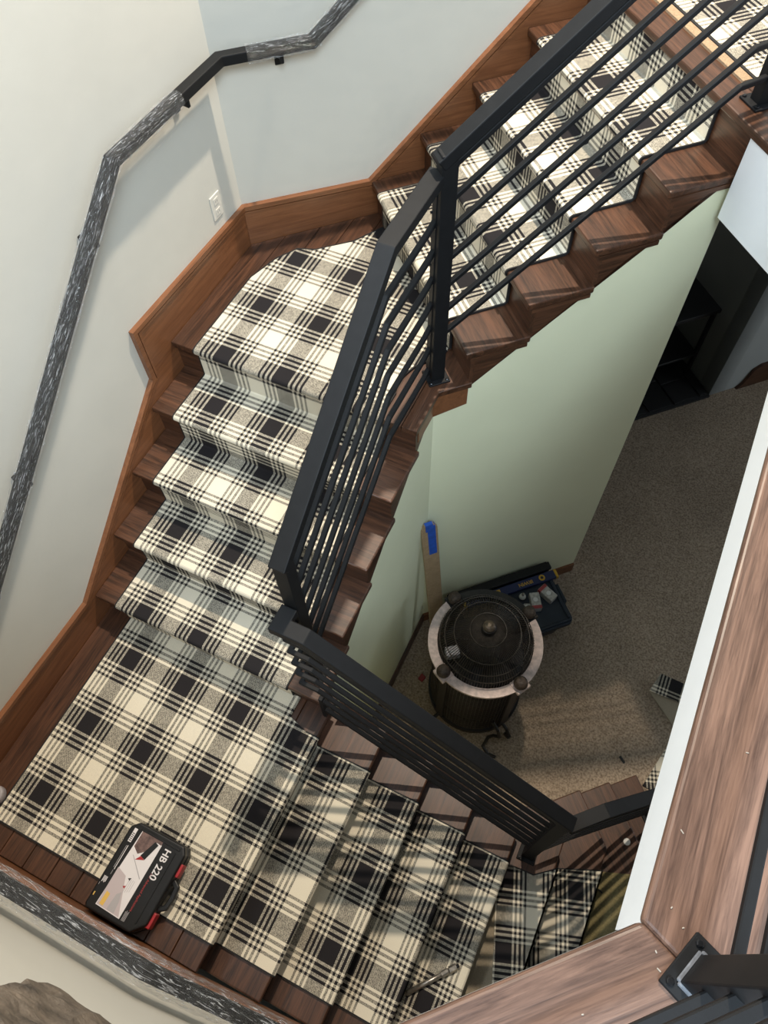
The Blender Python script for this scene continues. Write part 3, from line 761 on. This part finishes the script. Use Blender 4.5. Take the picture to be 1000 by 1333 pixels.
# ------------------------------------------------------------------ wall handrails in stretch film
def film(root, pts, r, seed=0, step=.012):
    pts = [Vector(p) for p in pts]; path = []
    for a, b_ in zip(pts, pts[1:]):
        n = max(2, int((b_ - a).length / step))
        path += [a.lerp(b_, i / n) for i in range(n)]
    path.append(pts[-1]); seg = 20; V = []; Fc = []; U = []; L = 0
    for i, p_ in enumerate(path):
        d = (path[min(i + 1, len(path) - 1)] - path[max(i - 1, 0)]).normalized()
        w_ = Vector((d.y, -d.x, 0)).normalized(); u_ = w_.cross(d)
        if i: L += (p_ - path[i - 1]).length
        for k in range(seg):
            a = 2 * math.pi * k / seg
            rr = r * (1 + .10 * noise.noise(Vector((L * 9 + seed, math.cos(a) * 1.3, math.sin(a) * 1.3))) + .10 * noise.noise(Vector((L * 40 + seed, math.cos(a) * 4, math.sin(a) * 4))))
            sq = 1 / max(abs(math.cos(a)), abs(math.sin(a))); rr *= .55 + .45 * min(sq, 1.3)
            V.append(p_ + w_ * (rr * math.cos(a)) + u_ * (rr * math.sin(a)))
            U.append((k / seg * .55 + L * .9, L * .25 + k / seg * 1.6))
    n = len(path)
    for i in range(n - 1):
        for k in range(seg): Fc.append((i * seg + k, i * seg + (k + 1) % seg, (i + 1) * seg + (k + 1) % seg, (i + 1) * seg + k))
    return link('film_wrap', uvmesh(V, Fc, U), M('stretch_film'), root)
def bracket(root, p_, w_):
    # wall bracket: arm below the rail and a plate on the wall; w_ points to the wall
    p_ = Vector(p_); w_ = Vector(w_).normalized(); t_ = Vector((-w_.y, w_.x, 0))
    arm = [p_ + Vector((0, 0, -.02)), p_ + Vector((0, 0, -.055)), p_ + w_ * .062 + Vector((0, 0, -.055))]
    a = link('bracket', bev(sweep(arm, .016, .012, t_), .002, 1, 20), M('black_steel'), root)
    def fr(u, v, z): return p_ + w_ * (.056 + u) + t_ * v + Vector((0, 0, z))
    link('bracket_plate', bev(box(fr, 0, .007, -.018, .018, -.095, -.025), .002, 1), M('black_steel'), a)
XH = -1.882; TH = 3.020; yh = XH + TH / R2; HW, HH = .046, .040
h1 = thing('wall_handrail', 'black wall handrail wrapped in clear film along the left wall', 'handrail', (WX, 1.7, -.02))
A0 = Vector((XH, .22, -.02 - sl2 * 1.48)); A1 = Vector((XH, 1.70, -.02)); A2 = Vector((XH, yh, -.025)); sh = R2 * (XH + yh)
A3 = P1(.730, TH, -.03); A4 = P1(1.5, TH, -.03 + sl1 * .77)
link('rail', bev(sweep([A0, A1, A2, A3, A4], HW, HH), .004, 2, 20), M('black_steel'), h1)
film(h1, [A0, A1, A1.lerp(A2, .58)], .031, 3)
film(h1, [A2.lerp(A3, .28), A3, A4], .031, 11)
for p_, w_ in (((XH, .78, -.02 - sl2 * .92), (-1, 0, 0)), ((XH, 1.50, -.02 - sl2 * .2), (-1, 0, 0)), ((XH, 2.15, -.022), (-1, 0, 0)), (P1(.60, TH, -.028), (-1, 1, 0))):
    bracket(h1, p_, w_)
YH = -.332
h2 = thing('wall_handrail', 'black wall handrail wrapped in clear film above the toolbox', 'handrail', (-.7, WY, -.85))
B0 = Vector((-1.80, YH, -.88)); B1 = Vector((-.64, YH, -.88)); B2 = Vector((.10, YH, -.88 - sl3 * .74))
link('rail', bev(sweep([B0, B1, B2], HW, HH), .004, 2, 20), M('black_steel'), h2)
film(h2, [B0, B1, B2], .042, 29)
for x in (-.22,): bracket(h2, (x, YH, -.88 - sl3 * .42), (0, -1, 0))

# ------------------------------------------------------------------ outlet
oy, oz = 2.241, -.595
ol = thing('wall_outlet', 'white wall outlet above the baseboard of the upper landing', 'outlet', (WX, oy, oz))
link('cover_plate', bev(box(PW, WX, WX + .006, oy - .036, oy + .036, oz - .058, oz + .058), .003, 2), M('white_plastic'), ol)
for dz in (-.026, .026):
    s_ = link('socket', bev(box(PW, WX + .006, WX + .0085, oy - .017, oy + .017, oz + dz - .016, oz + dz + .016), .002, 1), M('white_plastic'), ol)
    for dy in (-.006, .006): link('slot', box(PW, WX + .0082, WX + .0090, oy + dy - .0012, oy + dy + .0012, oz + dz - .005, oz + dz + .006), M('outlet_slot'), s_)

# ------------------------------------------------------------------ tool case on the lower landing
tz = Z_L1 + CT; TH_ = .095
tc_ = thing('tool_case', 'black plastic tool case with printed picture label lying on the landing', 'tool case', (-1.06, -.2, tz))
def frt(x, y, z): return Vector((x, y, z + tz))
x0, x1, y0, y1 = -1.215, -.945, -.378, -.020
poly = [(x0 + .012, y0), (x1 - .05, y0), (x1 - .02, y0 + .03), (x1, y0 + .05), (x1, y1 - .03), (x1 - .02, y1), (x0 + .03, y1), (x0, y1 - .03), (x0, y0 + .012)]
link('base_shell', bev(prism(poly, tz, tz + .047), .006, 2), M('case_black'), tc_)
lid = link('lid', bev(prism([(x * .985 + -.0155, y * .985 - .003) for x, y in poly], tz + .049, tz + TH_), .010, 3), M('case_black'), tc_)
link('lid_rib', bev(box(frt, x0 + .05, x1 - .03, y1 - .028, y1 - .018, TH_ - .002, TH_ + .003), .001, 1), M('case_black'), lid)
link('lid_rib', bev(box(frt, -.992, -.984, y0 + .04, y1 - .04, TH_ - .002, TH_ + .003), .001, 1), M('case_black'), lid)
for ya, yb in ((-.135, -.083), (-.335, -.275)):
    link('latch', bev(box(frt, x1 - .018, x1 + .010, ya, yb, .030, .078), .004, 2), M('case_red'), tc_)
hp = [(x1 - .004, -.150), (x1 + .022, -.165), (x1 + .026, -.205), (x1 + .022, -.245), (x1 - .004, -.262)]
link('handle', bev(sweep([Vector((x, y, tz + .05)) for x, y in hp], .020, .022), .004, 2, 10), M('case_black'), tc_)
lt = tz + TH_ + .0004
def panel(name, poly, mat, dz=0.): return link(name, prism(poly, lt + dz - .0003, lt + dz + .0003), M(mat), lid)
panel('label_print', [(-1.170, -.348), (-1.055, -.352), (-1.052, -.060), (-1.155, -.040)], 'print_white', .0004)
panel('label_print', [(-1.167, -.345), (-1.06, -.348), (-1.12, -.215), (-1.166, -.20)], 'print_mauve', .0008)
panel('label_print', [(-1.153, -.110), (-1.125, -.128), (-1.100, -.108), (-1.075, -.060), (-1.054, -.062), (-1.054, -.045), (-1.153, -.042)], 'print_brown', .0008)
panel('label_print', [(-1.110, -.128), (-1.086, -.135), (-1.064, -.066), (-1.083, -.060)], 'case_black', .0012)
panel('label_print', [(-1.122, -.150), (-1.107, -.128), (-1.086, -.136)], 'case_red', .0012)
panel('label_print', [(-1.140, -.138), (-1.136, -.138), (-1.062, -.200), (-1.064, -.203)], 'print_grey', .0010)
panel('label_print', [(-1.158, -.340), (-1.140, -.342), (-1.138, -.294), (-1.156, -.290)], 'print_yellow', .0012)
panel('label_print', [(-1.120, -.345), (-1.085, -.345), (-1.090, -.300), (-1.10, -.270), (-1.115, -.285)], 'print_grey', .0012)
panel('label_print', [(-1.110, -.250), (-1.100, -.256), (-1.098, -.244)], 'case_red', .0012); panel('label_print', [(-1.106, -.218), (-1.096, -.224), (-1.094, -.212)], 'case_black', .0012)
panel('label_print', [(-1.190, -.105), (-1.175, -.105), (-1.175, -.050), (-1.190, -.050)], 'print_white', .0004)
for k in range(5): panel('label_print', [(-1.188, -.100 + k * .007), (-1.178, -.100 + k * .007), (-1.178, -.097 + k * .007), (-1.188, -.097 + k * .007)], 'case_black', .0010)
def txt(body, size, x, y, mat, dz=.0004):
    # reads along -Y, letter tops towards +X
    link('lettering', text_mesh(body, size, lambda u, v, w: Vector((x + v, y - u, lt + dz + w)), .0003, bold=.018 if size > .03 else .008), M(mat), lid)
txt('HB 220', .040, -1.020, -.122, 'print_white')
txt('For Advanced Applications', .0135, -1.030, -.238, 'print_red')
def line(x, y0, y1, mat, w=.0016, dz=.0012): panel('print_line', [(x, y0), (x + w, y0), (x + w, y1), (x, y1)], mat, dz)
line(-1.178, -.215, -.118, 'print_white', .0026); line(-1.184, -.210, -.120, 'print_grey')
for k in range(4): line(-1.198 + k * .0045, -.272 + (k % 2) * .004, -.248, 'print_white', .0026)
line(-1.180, -.236, -.218, 'print_grey'); line(-1.202, -.286, -.276, 'print_grey'); line(-1.200, -.326, -.312, 'print_yellow', .004)
for k in range(4): line(-1.098 + k * .0075, -.270 + k * .004, -.216, 'print_grey', .0012)
for k in range(4): line(-1.046 + k * .0042, -.352, -.318 + .004 * (k % 2), 'print_grey', .0018)

# grey rounded tape measure at the left wall
gt = thing('tape_measure', 'grey rounded tape measure beside the left baseboard', 'tape measure', (-1.842, -.200, tz - CT))
link('case', bev(prism([(-1.842 + .036 * math.cos(a * math.pi / 10), -.205 + .042 * math.sin(a * math.pi / 10)) for a in range(20)], Z_L1, Z_L1 + .045), .010, 2), M('grey_plastic'), gt)
link('clip', box(PW, -1.85, -1.835, -.235, -.18, Z_L1 + .045, Z_L1 + .048), M('bolt_steel'), gt)

# metal tube tool resting on the lower steps
za = Z_L1 - 4 * RS + CT
tt = thing('metal_tube', 'short metal tube with a hexagonal coupling on the lower plaid steps', 'tool', (.15, -.03, za))
ta, tb = Vector((.066, -.115, za + .0115)), Vector((.215, .062, za + .0163)); dv = (tb - ta).normalized()
link('shaft', tmesh([ta, tb], .0115, 14), M('chrome_tube'), tt, True)
link('collar', tmesh([tb - dv * .05, tb - dv * .015], .014, 14), M('chrome_tube'), tt)
link('coupling', tmesh([tb - dv * .008, tb + dv * .028], .0165, 6), M('chrome_tube'), tt); link('tip', tmesh([tb + dv * .028, tb + dv * .042], .009, 10), M('bolt_steel'), tt)

# ------------------------------------------------------------------ drum fan on the lower floor
fx, fy, zr = -.233, 1.609, -2.50
fan = thing('drum_fan', 'large round wire-cage floor fan with pale ring and knobs', 'fan', (fx, fy, Z_F))
def ring_arc(a0, a1, r0, r1, z0, z1, n=24):
    v = []; f = []
    for i in range(n + 1):
        a = a0 + (a1 - a0) * i / n; ca, sa = math.cos(a), math.sin(a)
        v += [(fx + r0 * ca, fy + r0 * sa, z0), (fx + r1 * ca, fy + r1 * sa, z0), (fx + r1 * ca, fy + r1 * sa, z1), (fx + r0 * ca, fy + r0 * sa, z1)]
    for i in range(n):
        for k in range(4): f.append((4 * i + k, 4 * i + (k + 1) % 4, 4 * i + 4 + (k + 1) % 4, 4 * i + 4 + k))
    f += [(0, 1, 2, 3), (4 * n + 3, 4 * n + 2, 4 * n + 1, 4 * n)]
    return mesh(v, f)
kn = [math.radians(d) for d in (-118, -30, 58, 148)]       # knob bearings
for i in range(4):
    a0, a1 = kn[i], kn[(i + 1) % 4] + (2 * math.pi if i == 3 else 0)
    link('ring_arc', ring_arc(a0, a1, .272, .325, zr - .02, zr), M('fan_ring_paint' if i != 2 else 'fan_black'), fan)
DR, DH = .268, .215
def dome(r): return zr + .015 + DH * math.sqrt(max(0, 1 - (r / (DR * 1.06)) ** 2)) - .045
wires = []
for k in range(110):
    a = 2 * math.pi * k / 110
    pts = [(fx + r * math.cos(a), fy + r * math.sin(a), dome(r)) for r in (.035, .09, .14, .19, .225, .25, .262, .268)]
    pts.append((fx + .270 * math.cos(a), fy + .270 * math.sin(a), zr - .05))
    wires.append(tube(pts, .0019, 4))
o = link('dome_grille', join(wires), M('fan_wire'), fan); o['kind'] = 'stuff'
for r in (.10, .185, .235, .262):
    link('grille_hoop', join([tube(ringpts((fx, fy), r, dome(r) + .003, 64), .0028, 5, closed=True)]), M('fan_wire'), fan)
hub = link('hub', lathe([(.040, -.05), (.042, .0), (.040, .035), (.030, .042)], (fx, fy, dome(.03)), 20), M('fan_black'), fan)
link('hub_cap', lathe([(.036, .035), (.034, .048), (.022, .058), (.010, .062)], (fx, fy, dome(.03)), 16), M('fan_brass'), hub)
link('blade_motor', lathe([(.085, -.24), (.095, -.2), (.095, -.08), (.07, -.05)], (fx, fy, zr), 24), M('fan_black'), fan)
for k in range(5):
    a = k * 2 * math.pi / 5 + .4; v = []
    for r, tw in ((.09, .05), (.17, .035), (.245, .02)):
        for s_ in (-1, 1):
            aa = a + s_ * (.42 if r > .1 else .3); v.append((fx + r * math.cos(aa), fy + r * math.sin(aa), zr - .10 + s_ * tw))
    v += [(x, y, z - .004) for x, y, z in v]
    link('blade', mesh(v, [(0, 1, 3, 2), (2, 3, 5, 4), (6, 8, 9, 7), (8, 10, 11, 9), (0, 6, 7, 1), (4, 5, 11, 10), (0, 2, 8, 6), (2, 4, 10, 8), (1, 7, 9, 3), (3, 9, 11, 5)]), M('fan_black'), fan)
q = (fx - .15, fy - .12, zr - .05); link('capacitor_box', bev(box(lambda a, b_, z: Vector((q[0] + a * .8 - b_ * .6, q[1] + a * .6 + b_ * .8, q[2] + z)), -.04, .04, -.03, .03, -.04, .03), .008, 2), M('print_grey'), fan)
# side cage
BR = .283; zb0, zb1 = Z_F + .13, zr - .03
wires = []
for k in range(84):
    a = 2 * math.pi * k / 84; wires.append(tube([(fx + BR * math.cos(a), fy + BR * math.sin(a), zb1), (fx + (BR + .006) * math.cos(a), fy + (BR + .006) * math.sin(a), (zb0 + zb1) / 2), (fx + BR * math.cos(a), fy + BR * math.sin(a), zb0)], .0017, 4))
for k in range(28):
    wires.append(tube(ringpts((fx, fy), BR + .002, zb0 + (zb1 - zb0) * k / 27, 48), .0020, 4, closed=True))
o = link('side_mesh', join(wires), M('fan_wire'), fan); o['kind'] = 'stuff'
link('inner_drum', lathe([(.235, zb0 + .02), (.245, zb0 + .10), (.245, zb1 - .18), (.20, zb1 - .16)], (fx, fy, 0), 40), M('fan_black'), fan, True)
link('base_ring', ring_arc(0, 2 * math.pi, .12, .300, zb0 - .045, zb0, 48), M('fan_black'), fan)
for i, a in enumerate(kn):
    ca, sa = math.cos(a), math.sin(a)
    def fru(u, v, z, ca=ca, sa=sa): return Vector((fx + u * ca - v * sa, fy + u * sa + v * ca, z))
    link('upright', bev(box(fru, .287, .300, -.032, .032, zb0 - .04, zr - .02), .003, 1), M('fan_black'), fan)
    br = link('knob_bracket', bev(box(fru, .265, .345, -.045, .045, zr - .022, zr + .004), .004, 1), M('fan_ring_paint' if i in (0, 1) else 'fan_black'), fan)
    kc = fru(.305, 0, zr)
    kb = link('knob', lathe([(.022, 0), (.036, .010), (.040, .030), (.034, .052), (.018, .062)], kc, 14), M('fan_knob_mat'), fan, True)
    lg = [fru(.285, 0, zb0 - .02), fru(.335, 0, zb0 - .03), fru(.365, 0, zb0 - .07), fru(.360, 0, Z_F + .045)]
    link('foot', tmesh(lg, .011, 8), M('fan_black'), fan)
    wc = fru(.360, 0, Z_F + .024)
    link('caster', mesh(*tube([wc + Vector((-sa * .012, ca * .012, 0)), wc - Vector((-sa * .012, ca * .012, 0))], .024, 14)), M('fan_black'), fan)
cl = [fru(.30, 0, zb0 + .02)]
a = math.radians(-48)
def frc(r, z, da=0): return Vector((fx + r * math.cos(a + da), fy + r * math.sin(a + da), z))
link('cord_loop', tmesh([frc(.30, Z_F + .30), frc(.35, Z_F + .26, .05), frc(.37, Z_F + .17, .08), frc(.34, Z_F + .12, .02), frc(.33, Z_F + .07, -.06), frc(.37, Z_F + .03, -.18), frc(.42, Z_F + .012, -.12), frc(.45, Z_F + .012, -.02)], .011, 8), M('fan_black'), fan)
tag(link('red_clip', bev(prism([(-.60, 1.53), (-.565, 1.52), (-.555, 1.56), (-.59, 1.575)], Z_F, Z_F + .02), .003, 1), M('red_plastic')), 'small red plastic clip on the floor beside the fan', 'clip')

# ------------------------------------------------------------------ board leaning in the corner
bd = thing('wooden_board', 'pale wooden board with blue tape leaning in the wall corner', 'board', (-.655, 1.86, Z_F))
b_lo, b_hi = Vector((-.590, 1.850, Z_F)), Vector((-.722, 1.880, -1.95))
dz_ = (b_hi - b_lo).normalized(); wv_ = Vector((R2, R2, 0)); wv_ = (wv_ - dz_ * wv_.dot(dz_)).normalized(); nv_ = dz_.cross(wv_).normalized()
LB = (b_hi - b_lo).length
def frb(u, v, z): return b_lo + wv_ * u + nv_ * v + dz_ * z
pl = [(-.047, 0), (.047, 0), (.047, LB - .04), (.025, LB), (-.025, LB), (-.047, LB - .04)]
v = [frb(u, w_, z) for w_ in (-.010, .010) for u, z in pl]; n = 6
link('plank', bev(mesh(v, [tuple(range(n))[::-1], tuple(range(n, 2 * n))] + [(i, (i + 1) % n, n + (i + 1) % n, n + i) for i in range(n)]), .002, 1), M('raw_pine'), bd)
link('blue_tape', box(frb, -.012, .034, -.0115, .0115, LB - .30, LB - .012), M('tape_blue'), bd)
link('blue_tape', box(frb, -.022, .022, -.0118, .0118, LB - .06, LB + .0015), M('tape_blue'), bd)

# ------------------------------------------------------------------ storage bin and what lies on it
bz = Z_F + .29
bn = thing('storage_bin', 'dark navy plastic storage bin with lid beside the sage wall', 'storage bin', P1(1.43, 1.63, Z_F))
def tapered(s0, s1, t0, t1, z0, z1, k):
    v = [P1(s, t, z0) for s, t in ((s0 + k, t0 + k), (s1 - k, t0 + k), (s1 - k, t1 - k), (s0 + k, t1 - k))] + [P1(s, t, z1) for s, t in ((s0, t0), (s1, t0), (s1, t1), (s0, t1))]
    return mesh(v, [(3, 2, 1, 0), (4, 5, 6, 7), (0, 1, 5, 4), (1, 2, 6, 5), (2, 3, 7, 6), (3, 0, 4, 7)])
link('tub', bev(tapered(1.31, 1.705, 1.455, 1.845, Z_F, bz - .03, .04), .012, 2), M('bin_navy'), bn)
def rr(s0, s1, t0, t1, r, n=5):
    out = []
    for cs, ct, a0 in ((s1 - r, t1 - r, 0), (s0 + r, t1 - r, 90), (s0 + r, t0 + r, 180), (s1 - r, t0 + r, 270)):
        for i in range(n + 1):
            a = math.radians(a0 + 90 * i / n); out.append(dd(cs + r * math.cos(a), ct + r * math.sin(a)))
    return out
ld = link('lid', bev(prism(rr(1.285, 1.735, 1.43, 1.875, .05), bz - .035, bz), .006, 2), M('bin_navy'), bn)
for s0, s1, t0, t1 in ((1.30, 1.72, 1.445, 1.465), (1.30, 1.72, 1.84, 1.86), (1.30, 1.32, 1.466, 1.839), (1.70, 1.72, 1.466, 1.839)):
    link('lid_rim', bev(box(P1, s0, s1, t0, t1, bz - .002, bz + .012), .004, 1), M('bin_navy'), ld)
link('clasp', bev(box(P1, 1.73, 1.752, 1.58, 1.72, bz - .07, bz + .004), .005, 1), M('bin_navy'), bn)
lv = thing('spirit_level', 'dark blue spirit level with yellow lettering lying on the bin', 'spirit level', P1(1.40, 1.78, bz + .012))
zl0, zl1 = bz + .0125, bz + .038
link('body', bev(box(P1, 1.10, 1.752, 1.752, 1.812, zl0, zl1), .003, 1), M('level_blue'), lv)
for s0, s1 in ((1.752, 1.770), (1.082, 1.10)): link('end_cap', bev(box(P1, s0, s1, 1.75, 1.814, zl0, zl1 + .001), .003, 1), M('level_yellow'), lv)
link('vial', lathe([(.018, 0), (.022, .002), (.022, .004), (.014, .005)], P1(1.655, 1.782, zl1), 16), M('level_yellow'), lv); link('vial_window', lathe([(.011, 0), (.010, .002)], P1(1.655, 1.782, zl1 + .0045), 14), M('bin_navy'), lv)
link('vial', box(P1, 1.30, 1.35, 1.765, 1.800, zl1, zl1 + .003), M('level_yellow'), lv)
link('lettering', text_mesh('IRWIN', .036, lambda u, v, w: P1(1.535 - u, 1.782 - v, zl1 + .001 + w), .0004), M('level_yellow'), lv)
bx_ = thing('long_case', 'long dark case leaning between the bin and the sage wall', 'case', P1(1.35, 1.86, bz))
link('body', bev(box(P1, 1.00, 1.735, 1.822, 1.882, bz + .0125, bz + .05), .006, 2), M('case_black'), bx_)
link('end_cap', bev(box(P1, 1.735, 1.75, 1.826, 1.878, bz + .0145, bz + .046), .004, 1), M('chip_black'), bx_)
def pack(label, c, ang, w, l, h):
    r_ = thing('bulb_box', label, 'box', P1(c[0], c[1], bz))
    ca, sa = math.cos(ang), math.sin(ang)
    def fr(u, v, z): return P1(c[0] + u * ca - v * sa, c[1] + u * sa + v * ca, bz + z)
    link('carton', bev(box(fr, -w / 2, w / 2, -l / 2, l / 2, 0, h), .003, 1), M('pack_card'), r_)
    link('red_band', box(fr, -w / 2 - .0008, w / 2 + .0008, -l / 2 - .0008, -l / 2 + .022, .001, h + .0008), M('pack_red'), r_)
    link('white_end', box(fr, -w / 2 + .001, w / 2 - .001, -l / 2 - .002, -l / 2, .002, h - .002), M('pack_white'), r_)
    link('bulb_picture', lathe([(.016, 0), (.016, .0008)], fr(0, .006, h), 12), M('pack_white'), r_)
pack('grey and red bulb carton standing square near the fan', (1.540, 1.640), math.radians(-14), .065, .116, .055)
pack('grey and red bulb carton turned aslant near the bin clasp', (1.641, 1.664), math.radians(203), .065, .116, .055)
pack('small bulb carton half hidden beside the fan knob', (1.468, 1.612), math.radians(-20), .045, .065, .045)
lb = thing('light_bulb', 'loose white light bulb lying on the bin lid', 'bulb', P1(1.478, 1.705, bz + .001))
link('globe', lathe([(.004, .0), (.018, .006), (.024, .022), (.020, .038), (.008, .05)], P1(1.478, 1.705, bz), 16), M('bulb_glass'), lb, True)
link('screw_base', lathe([(.010, .05), (.010, .068), (.004, .074)], P1(1.478, 1.705, bz), 12), M('chrome_tube'), lb)

# ------------------------------------------------------------------ small marks
tag(link('round_plug', lathe([(.019, 0), (.020, .004), (.017, .007)], (.907, 1.080, z7), 20), M('paint_spot')), 'white round plastic plug on the flared wooden step', 'plug')
tag(link('wood_chip', bev(box(lambda a, b_, z: Vector((.795 + a * .8 + b_ * .6, 1.60 - a * .6 + b_ * .8, Z_F + z)), -.024, .024, -.007, .007, 0, .012), .002, 1), M('chip_black')), 'black sliver lying on the beige lower carpet', 'debris')
tag(link('wood_chip', bev(box(lambda a, b_, z: Vector((.845 + a * .9, .77 - a * .3 + b_, z7 + .009 + z)), -.013, .013, -.004, .004, 0, .006), .001, 1), M('chip_black')), 'tiny black chip on the olive carpet pad', 'debris')
random.seed(4)
for k, (x, y) in enumerate([(.432, .262), (.405, .285), (.47, .62), (.41, .18), (.398, .205), (.52, .48), (.31, .06), (.335, .04), (.39, .42), (.5, .75)]):
    a = random.random() * 3; l_ = .002 + .003 * random.random()
    tag(link('plaster_crumb', bev(box(lambda u, v, z: Vector((x + u * math.cos(a) - v * math.sin(a), y + u * math.sin(a) + v * math.cos(a), z)), -l_, l_, -.0013, .0013, 0, .002), .0008, 1), M('drywall_dust')), 'tiny pale plaster crumb on the wooden cap boards', 'debris', 'plaster crumbs on the cap boards')

# ------------------------------------------------------------------ stone on the near wall
bm = bmesh.new(); bmesh.ops.create_cube(bm, size=1); bmesh.ops.subdivide_edges(bm, edges=bm.edges, cuts=22, use_grid_fill=True)
for q in bm.verts:
    p_ = q.co.copy(); n_ = p_.normalized() * .5
    q.co = p_.lerp(n_, .35)
    w_ = Vector((q.co.x * .58 - .39, WY + .012 + q.co.y * .09, q.co.z * .62 - .005))
    d_ = noise.fractal(w_ * 16, 1, 2, 4) * .014 + noise.noise(w_ * 5) * .018
    q.co = w_ + Vector((n_.x, abs(n_.y), n_.z)) * 2 * d_
me = bpy.data.meshes.new('m'); bm.to_mesh(me); bm.free()
tag(link('stone_block', me, M('stone')), 'rough brown stone set on the near wall above the handrail', 'stone')

# ------------------------------------------------------------------ far corner: hearth and black stand
ht = thing('hearth', 'black slate hearth in the dark far corner', 'hearth', P1(3.3, 3.2, Z_F))
link('bed', box(P1, s_end + .01, 3.795, 2.94, 4.6, Z_F, Z_F + .022), M('slate_grout'), ht)
random.seed(9); a = s_end + .02; row = 0
while a < 3.70:
    w_ = .24; b_ = 2.95 + (row % 2) * -.0
    while b_ < 4.5:
        l_ = .22 + .12 * random.random(); e_ = min(b_ + l_, 4.6)
        s0, s1 = a + .008, min(a + w_ - .008, 3.78); j = [random.uniform(-.014, .014) for _ in range(8)]
        link('slate', bev(prism([dd(s0 + abs(j[0]), b_ + .008), dd((s0 + s1) / 2, b_ + .006 + abs(j[1])), dd(s1 - abs(j[2]), b_ + .01), dd(s1, e_ - .012), dd((s0 + s1) / 2, e_ - .007 - abs(j[4])), dd(s0, e_ - .012)], Z_F + .020, Z_F + .034), .003, 1), M('slate'), ht)
        b_ = e_
    a += w_; row += 1
std = thing('metal_stand', 'black metal stand with a lower shelf on the slate hearth', 'stand', P1(3.45, 3.5, Z_F + .035))
def leg(s, t): link('leg', box(P1, s - .014, s + .014, t - .014, t + .014, Z_F + .035, Z_F + .74), M('stove_black'), std)
for s in (3.12, 3.73):
    for t in (3.22, 3.72): leg(s, t)
link('top', bev(box(P1, 3.09, 3.76, 3.19, 3.75, Z_F + .74, Z_F + .775), .004, 1), M('stove_black'), std)
link('shelf', bev(box(P1, 3.11, 3.74, 3.20, 3.74, Z_F + .26, Z_F + .285), .004, 1), M('stove_black'), std)
for i, (s, t, r_) in enumerate(((3.30, 3.285, .06), (3.435, 3.345, .05))):
    me = lathe([(r_ * .4, 0), (r_, .02), (r_ * 1.05, .05), (r_ * .8, .085), (r_ * .3, .10)], P1(s, t, Z_F + .775), 18)
    for q in me.vertices:
        q.co += Vector((noise.noise(q.co * 30), noise.noise(q.co * 30 + Vector((9, 0, 0))), .5 * noise.noise(q.co * 40))) * .014 if q.co.z > Z_F + .78 else Vector((0, 0, 0))
    tag(link('crumpled_cloth', me, M('cloth_white'), None, True), ('larger crumpled pale cloth on the black metal stand', 'smaller crumpled pale cloth beside another on the black stand')[i], 'cloth')
